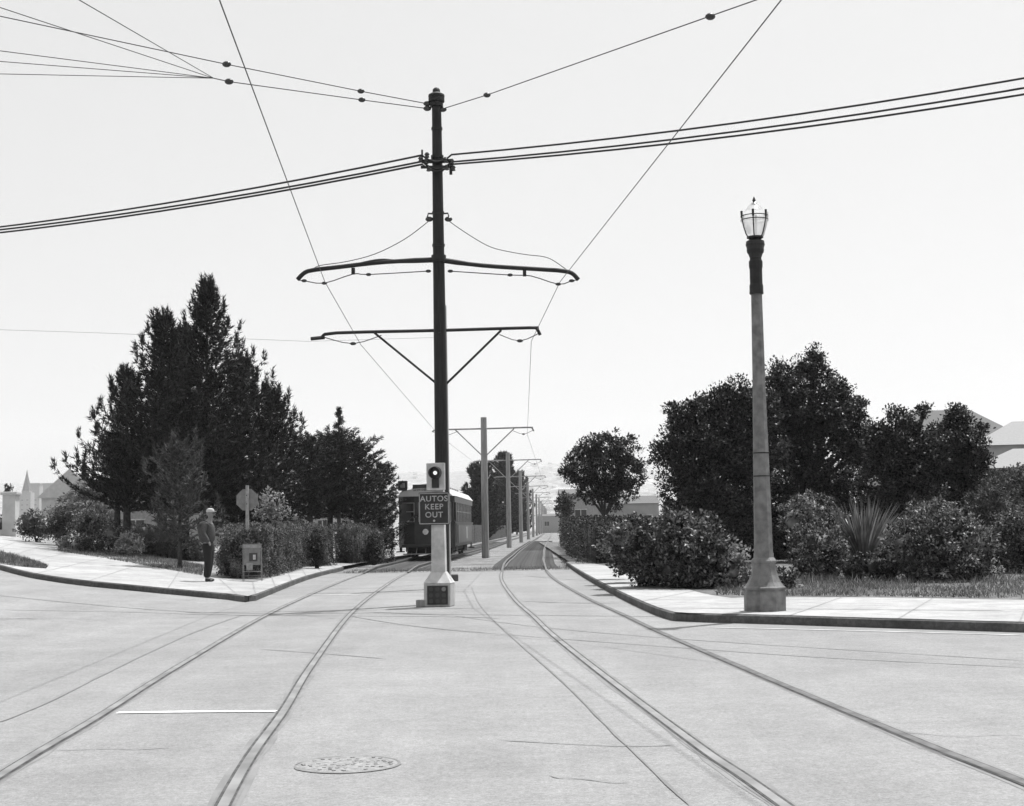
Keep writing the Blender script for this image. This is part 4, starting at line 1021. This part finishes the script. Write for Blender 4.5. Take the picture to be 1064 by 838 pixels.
def gz(x, y): return hgt(x, y)+(K-.01 if not (-6 < x < 2) or y < 52 else 0)
def broad_tree(label, px, Y, lobes, m_, r0, seed, group=None, name='tree', **kw):
    b = P(px, 548, Y); z = gz(b.x, Y); L = [lob(*l[:3], Y, *(l[3:])) for l in lobes]
    t = thing(name, label, 'tree', (b.x, Y, z), 0, group); limbs(t, (b.x, Y, z), L, r0)
    crown('crown', L, t, m_, seed, floor=z+.35, **kw); return t
def bush(label, px, py, lobes, m_, seed, name='shrub', cat='shrub', group=None, Y=None, core=.62, **kw):
    if Y is None: g = G(px, py, K); Y0 = g.y
    else: Y0 = Y; q = P(px, py, Y); g = Vector((q.x, Y, hgt(q.x, Y)+K))
    L = [lob(l[0], l[1], l[2], Y0, (l[3] if len(l) > 3 else l[2]*PX(Y0)), l[4] if len(l) > 4 else 1, l[5] if len(l) > 5 else 1) for l in lobes]
    cy_ = sum(l[0][1] for l in L)/len(L); zb = min(hgt(g.x, cy_)+K, g.z)-.02 if g.x < -5 else K-.02
    t = thing(name, label, cat, (g.x, cy_, zb), 0, group)
    st = MB()
    for k in range(5):
        l = rnd.choice(L); c = Vector(l[0]); st.tube([(g.x+rnd.uniform(-.1, .1), cy_, zb-.05), (c.x*.5+g.x*.5, c.y, (c.z+zb)/2), (c.x+rnd.uniform(-.2, .2), c.y, c.z)], [.035, .025, .01], 5)
    build('stem', st, M['bark'], t, world=True)
    crown('foliage', L, t, m_, seed, core=core, floor=zb+.02, **kw); return t
def hedge(label, pts, wid, h, m_, seed, name='hedge', size=.055, dens=900, group=None, zfix=None, uneven=.10, rise=0.0):
    """clipped hedge along a ground line, pts = [(x, y)]: a leafy shell over a solid leafy mass"""
    rs = np.random.RandomState(seed); pts = [Vector((p_[0], p_[1], 0)) for p_ in pts]
    a0 = pts[0]; z0 = gz(a0.x, a0.y); t = thing(name, label, 'hedge', (a0.x, a0.y, z0), 0, group)
    CC = []; DD = []; core = MB(); tot = 0
    for a, b in zip(pts, pts[1:]):
        d = b-a; L = d.length; d.normalize(); q = Vector((-d.y, d.x, 0))
        nseg = max(2, int(L/.5))
        for k in range(nseg):
            s0, s1 = a.lerp(b, .04+.92*k/nseg), a.lerp(b, .04+.92*(k+1)/nseg); m0 = (s0+s1)/2; hh = h+rise*k/nseg
            zc = gz(m0.x, m0.y); core.box((m0.x, m0.y, zc+hh*.40), (L/nseg*1.02, wid*.46, hh*.8), rz=math.atan2(d.y, d.x))
        # faces: two sides, top, two ends
        for face, area in (('s-', L*h), ('s+', L*h), ('t', L*wid), ('e0', wid*h), ('e1', wid*h)):
            n = int(dens*area)
            if face == 's+': n //= 3
            u_ = rs.uniform(0, L, n); v_ = rs.uniform(0, 1, n); dep = np.abs(rs.normal(0, .10, n))
            if face in ('s-', 's+'):
                sg = -1 if face == 's-' else 1; w2 = sg*(wid/2-dep); z_ = v_*h; nrm = np.array([q.x*sg, q.y*sg, .3])
            elif face == 't': w2 = (v_-.5)*wid; z_ = h-dep; nrm = np.array([0, 0, 1.0])
            else: u_ = dep if face == 'e0' else L-dep; w2 = (rs.uniform(0, 1, n)-.5)*wid; z_ = v_*h; nrm = np.array([d.x, d.y, 0])*(-1 if face == 'e0' else 1)
            bumpy = uneven*(np.sin(u_*2.3+seed)+np.sin(u_*5.1+z_*4+seed*2)*.6+np.sin(z_*7+u_*3)*.4)
            x = a.x+d.x*u_+q.x*w2+nrm[0]*bumpy; y = a.y+d.y*u_+q.y*w2+nrm[1]*bumpy
            z = z_+nrm[2]*bumpy*.8+rise*u_/L*(z_/h)
            rc = .12*h                                       # rounded shoulders
            z = np.where((z_ > h-rc) & (np.abs(w2) > wid/2-rc*.7), z-rc*.35, z)
            zz_ = np.array([gz(float(p_), float(r_)) for p_, r_ in zip(x, y)])
            CC.append(np.stack([x, y, np.maximum(z, .02)+zz_], 1)); DD.append(np.tile(nrm, (n, 1))+np.array([0, 0, .4]))
    V, F = leaf_quads(np.concatenate(CC), unit(np.concatenate(DD)), size, .6, .8, rs)
    cv = np.array(core.v); fq = np.array(core.f)+len(V)
    np_mesh('foliage', np.concatenate([V, cv]), [F, fq], M[m_], t, tuple(t.location)); return t
def conifer(label, px, Y, ptop, r, seed, m_='needle', zlow=.17, dens=1.0, lean=0.0, droop=0.0, style='pine', group=None, shape=.8, name='pine_tree', nl=.20, wdt=.028, px_top=None, trunk_r=.16):
    rs = np.random.RandomState(seed); b = P(px, 548, Y); z0 = gz(b.x, Y); tp = P(px_top or px, ptop, Y)
    H = tp.z-z0; t = thing(name, label, 'tree', (b.x, Y, z0), 0, group)
    dx = tp.x-b.x
    def axis(f): return Vector((b.x+dx*f, Y, z0+H*f))
    tr = MB(); tr.tube([axis(f) for f in (0, .03, .25, .5, .75, .95, .995)], [trunk_r*1.35, trunk_r*1.05, trunk_r*.85, trunk_r*.6, trunk_r*.35, .03, .01], 8)
    TC = []; TD = []; nb = int(H*10*dens)
    for i in range(nb):
        f = zlow+(1-zlow)*((i+rs.uniform(0, 1))/nb); az = i*2.399+rs.uniform(-.4, .4)
        prof = (1-((f-zlow)/(1-zlow)))**shape
        L = r*prof*rs.uniform(.35, 1.02)+(.10 if style == 'pine' else .05)
        if rs.uniform() < .22: L *= rs.uniform(1.1, 1.28)
        if shape > 2 and f > .6: L = max(min(L, 2.2*(1-f)), 2.2*(1-f)*rs.uniform(.6, 1))
        s = axis(f); dirh = Vector((math.cos(az), math.sin(az), 0)); rise = (.38-droop-.35*(1-f)) if style == 'pine' else .12
        pts = []; K_ = 6
        for k in range(K_+1):
            u_ = k/K_; curve = (u_**2.4)*(.42 if style == 'pine' else .34)*L+rise*L*u_
            pts.append(s+dirh*L*u_+Vector((0, 0, curve))+Vector((rs.normal(0, .03), rs.normal(0, .03), 0))*u_)
        if shape > 2 and f > .75 and rs.uniform() < .25: continue
        if L > .5: tr.tube([pts[0], pts[2], pts[4], pts[6]], [max(.012, .035*L/r), max(.01, .026*L/r), .012, .006], 4, cap=False)
        for k in range(1, K_+1):
            a_, c_ = pts[k-1], pts[k]; u_ = k/K_
            nt_ = max(2, int(L/K_/.10))
            for q in range(nt_):
                p_ = a_.lerp(c_, (q+rs.uniform(0, 1))/nt_); tl = (.15 if shape > 2 and f > .75 else .34)*L*(1-u_*.72)*rs.uniform(.3, 1)*(.35+.65*min(1, u_*2))+.05
                sd = -1 if q % 2 else 1
                ts = (Vector((-dirh.y*sd, dirh.x*sd, 0))*rs.uniform(.5, 1)+dirh*.7+Vector((0, 0, rs.uniform(-.05, .45) if style == 'pine' else rs.uniform(0, .22)))).normalized()
                m = max(1, int(tl/.11))
                for e in range(m):
                    v = p_+ts*tl*(e+1)/m; TC.append(v); TD.append(ts+Vector((0, 0, .35 if style == 'pine' else .1)))
            TC.append(c_); TD.append((c_-a_).normalized()+Vector((0, 0, .5)))
        for e in range(5 if style == 'pine' else 0): TC.append(pts[-1]+Vector((0, 0, .07*e))); TD.append(Vector((dirh.x*.3, dirh.y*.3, 1)))
        for e in range(5 if style != 'pine' and not (shape > 2 and f > .7) else 0): TC.append(pts[-1]+(dirh+Vector((0, 0, .45)))*.06*e); TD.append(Vector((dirh.x, dirh.y, .5)))
    for k in range(14 if style == 'pine' else 10): TC.append(axis(.9+.1*k/13*(1 if style == 'pine' else 1.3))); TD.append(Vector((0, 0, 1)))
    TC = np.array([tuple(v) for v in TC]); TD = unit(np.array([tuple(v) for v in TD])); per = 7
    if len(TC) > 21000: idx = rs.choice(len(TC), 21000, replace=False); TC = TC[idx]; TD = TD[idx]
    C = np.repeat(TC, per, 0)+rs.normal(0, .035, (len(TC)*per, 3)); D = np.repeat(TD, per, 0)
    hf = np.clip(1.25-(C[:, 2]-z0)/H, .35, 1) if shape > 2 else np.ones(len(C))
    V, F = needle_tris(C, D, nl*hf, wdt*1.6, .42, rs)
    build('trunk', tr, M['bark'], t, world=True)
    np_mesh('crown', V, [F], M[m_], t, tuple(t.location)); print(label, len(F)); return t
CG = 'dark pines behind the man'
conifer('tallest dark pine with a pointed spire top', 215, 56, 296, 4.2, 1, shape=1.0, group=CG, dens=1.5)
conifer('second tallest pine of the group, its blunt top left of the spire', 170, 54, 331, 3.0, 2, shape=.85, dens=1.3, group=CG)
conifer('pine whose shaggy top shows right of the pointed spire', 252, 57.5, 376, 3.2, 3, shape=.85, group=CG, dens=1.4)
conifer('outer pine on the town side with low spreading branches', 132, 55, 390, 2.3, 4, shape=.75, group=CG, zlow=.22, dens=1.3)
conifer('outer pine nearest the tram, shorter and broad', 283, 59, 410, 2.5, 5, shape=.65, dens=1.4, group=CG)
conifer('pine with a forked shaggy top between the two tallest pines', 193, 58, 345, 2.7, 15, shape=.8, dens=1.3, group=CG, px_top=190)
conifer('low sprawling pine at the town end of the group', 122, 57, 462, 1.35, 16, shape=.45, group=CG, zlow=.45)
conifer('small paler pine in front of the tall dark pines', 187, 45, 464, 1.25, 6, 'greyleaf', shape=.45, zlow=.16, nl=.16, trunk_r=.07, group=None)
YG = 'flat-topped cypresses beside the tram'
conifer('cypress with a thin wispy leader rising above its flat top', 352, 62, 424, 2.4, 7, 'cypress', style='cy', shape=3.2, zlow=.33, trunk_r=.10, group=YG, nl=.14, dens=1.3)
conifer('cypress next to the pines with swept branches', 322, 61, 458, 2.0, 8, 'cypress', style='cy', shape=.3, zlow=.33, group=YG, nl=.14, dens=1.5)
conifer('cypress under the wispy leader leaning towards the tram', 372, 63, 462, 1.9, 9, 'cypress', style='cy', shape=.28, zlow=.33, group=YG, nl=.14, dens=1.5, px_top=368)
conifer('lowest cypress, nearest the tram roof', 395, 65, 484, 1.4, 10, 'cypress', style='cy', shape=.3, zlow=.1, group=YG, nl=.14, dens=1.5)
conifer('dense cypress in the middle of the flat-topped group', 342, 64, 454, 2.1, 17, 'cypress', style='cy', shape=.28, zlow=.33, group=YG, nl=.14, dens=1.5, px_top=345)
DG = 'dark trees behind the tram'
conifer('pointed dark tree rising between the first two grey poles', 524, 225, 474, 3.6, 11, 'needle', shape=.5, zlow=.04, nl=.45, wdt=.09, group=DG, dens=1.2)
conifer('lower dark tree just beyond the tram roof', 500, 165, 486, 2.8, 12, 'needle', shape=.4, zlow=.04, nl=.45, wdt=.09, group=DG, dens=1.2)
conifer('rounded dark tree behind the second grey pole', 537, 290, 494, 3.6, 13, 'needle', shape=.4, zlow=.04, nl=.45, wdt=.09, group=DG, dens=1.2)
broad_tree('low leafy tree beyond the tram at the board fence', 505, 172, [(507, 530, 20), (490, 525, 16)], 'broad', .12, 14, per=2.5, size=.24, clump=.5)
# right-hand trees
broad_tree('round-headed tree standing alone beside the curving track', 630, 70, [(630, 487, 30), (606, 486, 23), (655, 489, 21), (630, 466, 19), (612, 468, 15), (650, 468, 14), (642, 511, 19), (613, 510, 17), (592, 490, 10)], 'broad', .13, 21, per=6.5, leaves=40, size=.13, clump=.24, shell=.4)
BG = 'big dark trees behind the lamp'
broad_tree('wide spreading dark tree to the left of the lamp post', 735, 49, [(735, 452, 38), (706, 455, 22), (757, 430, 27), (722, 430, 17), (742, 500, 45), (702, 492, 20), (775, 468, 44), (722, 530, 36), (760, 545, 36), (700, 425, 7), (770, 415, 20), (745, 415, 13), (790, 430, 24), (688, 470, 14)], 'broad', .2, 22, BG, per=9, leaves=60, size=.105, clump=.27, shell=.35)
broad_tree('tallest dark tree with a domed peak behind the lamp post', 840, 51, [(838, 425, 44), (846, 382, 17), (846, 368, 8), (818, 395, 20), (868, 410, 22), (852, 470, 50), (892, 458, 25), (800, 465, 36), (785, 440, 26), (815, 420, 26), (880, 430, 22), (905, 470, 24), (805, 525, 42), (860, 530, 40), (830, 555, 34)], 'broad', .22, 23, BG, per=8, leaves=60, size=.105, clump=.27, shell=.35)
broad_tree('twin-topped tree with ragged tufts right of the tallest dark tree', 940, 48, [(938, 455, 25), (934, 434, 13), (958, 428, 8), (925, 478, 26), (948, 480, 30), (915, 505, 30), (945, 520, 34), (910, 545, 26), (968, 465, 20), (912, 455, 16)], 'broad', .15, 24, BG, per=9, leaves=55, size=.105, clump=.25, shell=.35)
broad_tree('conical dark tree in front of the grey hipped gable', 992, 49, [(995, 462, 27), (994, 438, 14), (993, 425, 6), (1010, 470, 18), (975, 480, 26), (1006, 490, 24), (1020, 447, 5), (985, 515, 32), (1008, 520, 26), (975, 455, 16), (1018, 480, 12)], 'broad', .15, 25, BG, per=9, leaves=55, size=.105, clump=.25, shell=.35)
broad_tree('small dark tree beside the pale far building', 587, 120, [(587, 522, 9), (586, 530, 9)], 'broad', .1, 26, per=5, leaves=30, size=.2)
# right-hand shrubs and hedges
def gp(px, py): g = G(px, py, K); return (g.x, g.y)
hd_a = P(606, 560, 60); 
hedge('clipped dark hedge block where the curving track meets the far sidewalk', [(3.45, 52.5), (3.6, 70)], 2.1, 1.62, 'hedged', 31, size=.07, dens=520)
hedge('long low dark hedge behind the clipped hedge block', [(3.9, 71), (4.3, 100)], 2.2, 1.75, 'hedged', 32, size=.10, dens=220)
bush('large loose leafy shrub spilling over the sidewalk left of the lamp', 690, 612, [(655, 562, 25, .9), (690, 566, 32, .6), (724, 570, 36, .4), (702, 548, 20, .8), (742, 585, 26, .3), (668, 575, 28, .8), (638, 562, 20, 6), (650, 575, 24, 3.5), (728, 590, 28, .2), (700, 595, 26, .4), (675, 592, 22, 1.4), (738, 570, 24, .3)], 'bushr', 33, size=.085, per=26, leaves=34, clump=.13)
bush('small pale weedy shrub between the big shrub and the lamp', 762, 612, [(766, 580, 15), (762, 595, 16), (775, 600, 13)], 'pale', 34, core=.35, size=.07, per=26, leaves=22, clump=.12)
bush('low scraggly weeds at the foot of the lamp post', 812, 612, [(812, 600, 13), (822, 606, 10), (796, 604, 11)], 'bushr', 35, core=.2, size=.08, per=26, leaves=20, clump=.12)
bush('rounded clipped shrub with two tiers behind the lamp', 848, 604, [(846, 536, 27, 2.2), (826, 540, 18, 2.2), (862, 545, 20, 2), (850, 572, 32, .9), (842, 586, 22, .7), (862, 584, 22, .8)], 'sunshrub', 36, size=.07, per=24, leaves=34, clump=.12)
bush('big dense dome-shaped shrub on the grass', 975, 606, [(975, 562, 46, 1.2, .95), (945, 572, 30, 1.0), (1005, 570, 32, 1.2), (978, 588, 44, 1.0, .6), (1012, 590, 24, 1.1)], 'sunshrub', 37, size=.075, per=26, leaves=36, clump=.13)
bush('tall shrub partly cut off by the frame edge beside the dome-shaped shrub', 1062, 598, [(1055, 558, 30, 1.8), (1075, 570, 36, 1.6), (1050, 578, 20, 1.6)], 'bushr', 38, size=.07, per=26, leaves=34, clump=.13)
bush('loose paler shrub behind the dome-shaped shrub near the pale house', 1045, 592, [(1040, 510, 26, 6), (1066, 505, 28, 6), (1020, 528, 24, 5), (1045, 535, 32, 5)], 'greyleaf', 39, size=.08, per=16, leaves=34, clump=.16)
bush('low dark shrub filling the gap behind the two-tier shrub', 905, 605, [(885, 592, 15, .3), (905, 590, 15, .3), (925, 592, 15, .3)], 'hedged', 40, size=.075, per=18, leaves=30, clump=.14)
hedge('tall dark hedge filling the shade under the big trees', [(P(705, 550, 55).x, 55), (P(1040, 550, 54).x, 54)], 1.6, 2.6, 'hedged', 62, dens=260, size=.09)  # added backing, its dark leaves stand in for shade under the crowns
# spiky flax plant
g = G(898, 602, K); Y = g.y+1.3; b = P(898, 590, Y); t = thing('flax_plant', 'spiky flax plant with long sword leaves beside the dome-shaped shrub', 'plant', (b.x, Y, K-.01))
rs = np.random.RandomState(5); mb = MB(); zt = P(898, 512, Y).z-K
for k in range(230):
    az = rs.uniform(0, 2*math.pi); ln = rs.uniform(.75, 1.05)*zt; sp_ = rs.uniform(.05, .78); d = Vector((math.cos(az), math.sin(az), 0)); q = Vector((-d.y, d.x, 0))
    wd_ = .024; pts = []
    for j in range(6):
        u_ = j/5; pts.append(d*(.08+sp_*ln*(u_**1.4))+Vector((0, 0, ln*(u_-.28*sp_*u_*u_))))
    bb = len(mb.v)
    for j, p_ in enumerate(pts):
        ww = wd_*(1-(j/5)**3)+.003; mb.v += [tuple(p_-q*ww), tuple(p_+q*ww)]
    for j in range(5): mb.f.append((bb+2*j, bb+2*j+1, bb+2*j+3, bb+2*j+2))
build('foliage', mb, leaf_mat('flax_leaves', .08, .22, .2, .4), t)
# left-hand hedges along the sidewalk
HG = 'hedges along the left sidewalk'
hp = [G(*q, K) for q in ((276, 601.5), (322, 590.5))]
hedge('light grey-green hedge wrapping the sidewalk corner behind the notice rack', [(hp[0].x-.75, hp[0].y+.6), (hp[1].x-.95, hp[1].y)], 1.5, 1.38, 'hedge', 41, group=HG, dens=900, size=.055)
hedge('rough hedge stretch in the middle of the sidewalk row', [(hp[1].x-1.0, hp[1].y+1.0), (-7.35, 55)], 1.5, 1.45, 'hedge', 42, group=HG, dens=700, size=.06, rise=.05)
hedge('short hedge end nearest the tram', [(-6.95, 58.5), (-6.2, 66)], 1.5, 1.5, 'hedge', 43, group=HG, dens=600, size=.065)
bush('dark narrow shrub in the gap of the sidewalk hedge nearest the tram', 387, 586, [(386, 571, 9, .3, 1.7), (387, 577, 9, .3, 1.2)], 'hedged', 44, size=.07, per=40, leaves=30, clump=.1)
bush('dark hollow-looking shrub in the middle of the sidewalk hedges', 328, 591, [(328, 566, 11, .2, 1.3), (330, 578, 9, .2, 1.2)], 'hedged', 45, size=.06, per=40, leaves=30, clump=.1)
bush('broad rounded hedge corner just behind the man', 244, 602, [(250, 565, 20, 1.2), (236, 580, 16, .9), (262, 575, 20, 1.0), (246, 590, 16, .8), (268, 556, 14, 1.3)], 'hedge', 46, size=.055, per=30, leaves=34, clump=.12)
bush('shrub with big pale leaves beside the octagonal sign', 287, 575, [(283, 522, 12, 0), (272, 530, 9, 0), (290, 535, 10, 0)], 'pale', 47, Y=44, core=.2, size=.10, per=20, leaves=12, clump=.2, name='shrub')
# garden shrubs left
hedge('low clipped dark hedge across the garden behind the man', [gp(88, 561), gp(222, 568)], 1.0, .95, 'hedged', 48, dens=700, size=.06)
hedge('second low dark hedge in the garden, nearer the sidewalk', [gp(146, 576.5), gp(214, 584)], .8, .45, 'hedged', 49, dens=800, size=.055)
bush('spiky pale garden shrub nearest the man', 180, 579, [(178, 564, 14), (170, 570, 9), (187, 571, 9)], 'pale', 50, core=.45, size=.09, per=24, leaves=24, clump=.14)
bush('spiky pale garden shrub, second from the man', 134, 579, [(134, 564, 12), (128, 569, 9), (141, 569, 8)], 'pale', 51, core=.45, size=.09, per=24, leaves=24, clump=.14)
bush('dark shrub touching the second pale garden shrub', 117, 575, [(117, 556, 13, .3, 1.1), (120, 566, 9)], 'sunshrub', 52, size=.08, per=20, leaves=24, clump=.16)
bush('small pale tuft between the two pale garden shrubs', 156, 577, [(156, 569, 7), (160, 572, 5)], 'pale', 63, core=.45, size=.08, per=26, leaves=22, clump=.12)
bush('small pale tuft at the town side of the wide low garden shrub', 70, 570, [(69, 564, 7), (64, 566, 5)], 'pale', 64, core=.45, size=.08, per=26, leaves=22, clump=.12)
bush('dark low garden shrub beside the man', 201, 583, [(200, 571, 11), (195, 576, 8)], 'hedged', 53, size=.07, per=26, leaves=26, clump=.12)
bush('wide low garden shrub by the sidewalk edge', 96, 574, [(90, 565, 10), (104, 566, 9), (80, 566, 8)], 'sunshrub', 54, size=.07, per=24, leaves=24, clump=.12)
bush('bushy shrub beside the pale gatepost', 35, 561, [(30, 545, 13), (42, 550, 12)], 'greyleaf', 55, Y=60, size=.09, per=18, leaves=26, clump=.18)
bush('leaning small tree-like shrub between gatepost and grey tree', 62, 562, [(66, 540, 14), (55, 545, 11), (76, 545, 12), (60, 555, 10)], 'greyleaf', 56, Y=58, core=.5, size=.10, per=12, leaves=24, clump=.2)
bush('leafy shrub under the grey tree', 90, 561, [(92, 540, 12), (84, 550, 11), (100, 548, 12)], 'sunshrub', 57, Y=57, core=.4, size=.10, per=12, leaves=24, clump=.2)
bush('shrub partly behind the pale gatepost at the frame edge', 0, 560, [(0, 545, 11), (-12, 545, 14)], 'greyleaf', 58, Y=72, size=.09, per=14, leaves=24, clump=.2)
bush('small potted plant on top of the pale gatepost', 9, 512, [(9, 507, 3.5, 0), (7, 511, 2.5, 0)], 'greyleaf', 59, Y=66, core=.4, size=.08, per=60, leaves=14, clump=.07)
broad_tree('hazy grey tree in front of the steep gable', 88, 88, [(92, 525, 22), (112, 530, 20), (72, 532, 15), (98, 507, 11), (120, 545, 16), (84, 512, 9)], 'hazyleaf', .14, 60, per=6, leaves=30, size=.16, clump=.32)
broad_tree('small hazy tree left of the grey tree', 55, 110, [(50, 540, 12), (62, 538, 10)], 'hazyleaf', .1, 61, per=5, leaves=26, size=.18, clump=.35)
# grass
def blades(name, label, regs, n, h, m_, seed, z0=K):
    rs = np.random.RandomState(seed); C = []
    for (A, B) in regs:
        A_ = resample(A, 20); B_ = resample(B, 20); m = n//len(regs)
        u_ = rs.uniform(0, 19, m); v_ = rs.uniform(0, 1, m)
        for a_, b_ in zip(u_, v_):
            i = min(18, int(a_)); f = a_-i; p_ = A_[i].lerp(A_[i+1], f).lerp(B_[i].lerp(B_[i+1], f), b_)
            if math.sin(p_.x*1.7+seed)*math.sin(p_.y*1.3)+rs.uniform(-.9, .9) < -.4: continue
            C.append((p_.x, p_.y, hgt(p_.x, p_.y)+z0))
    C = np.array(C); V, F = needle_tris(C, np.tile(np.array([0, 0, 1.0]), (len(C), 1)), h, .016, .45, rs)
    return tag(np_mesh(name, V, [F], M[m_]), label, 'grass', kind='stuff')
ga = [G(px, py, K) for px, py in ((745, 619), (800, 619.5), (900, 620), (1064, 622))]; gb = [G(px, py, K) for px, py in ((745, 606), (800, 606), (900, 604), (1064, 602))]
ga.append(ga[-1]+(ga[-1]-ga[-2])); gb.append(gb[-1]+(gb[-1]-gb[-2]))
blades('grass', 'dry short grass strip between the sidewalk and the shrubs', [(ga, gb)], 16000, .10, 'dry', 71)
la = [G(px, py, K) for px, py in ((60, 573), (99, 579), (129, 584), (210, 598.5))]; lb = [G(px, py, K) for px, py in ((60, 568), (105, 570), (140, 575), (212, 588))]
blades('grass', 'dry grass between the left sidewalk and the garden shrubs', [(la, lb)], 14000, .10, 'dry', 72)
blades('grass', 'patch of dry grass on the left kerb', [([Vector(p_) for p_ in ([G(px, py, K) for px, py in [(-40, 578), (0, 586), (25, 589.5), (48, 591)]])], [G(px, py, K) for px, py in [(-40, 566), (0, 573.5), (25, 580), (48, 589)]])], 9000, .11, 'dry', 73)
blades('weeds', 'sparse taller weeds at the back of the dry grass strip', [([p_.lerp(q_, .75) for p_, q_ in zip(ga, gb)], [p_.lerp(q_, 1.1) for p_, q_ in zip(ga, gb)])], 2500, .24, 'dry', 75)
tb = [Vector((-6.0, 50.3, 0)), Vector((1.9, 50.3, 0))]; tc = [Vector((-6.0, 53.5, 0)), Vector((2.0, 53.5, 0))]
blades('weeds', 'sparse weeds where the paving meets the track bed', [(tb, tc), ([Vector((1.75, 51, 0)), Vector((2.9, 110, 0))], [Vector((2.7, 51, 0)), Vector((3.2, 110, 0))])], 7000, .11, 'dry', 74, 0.0)
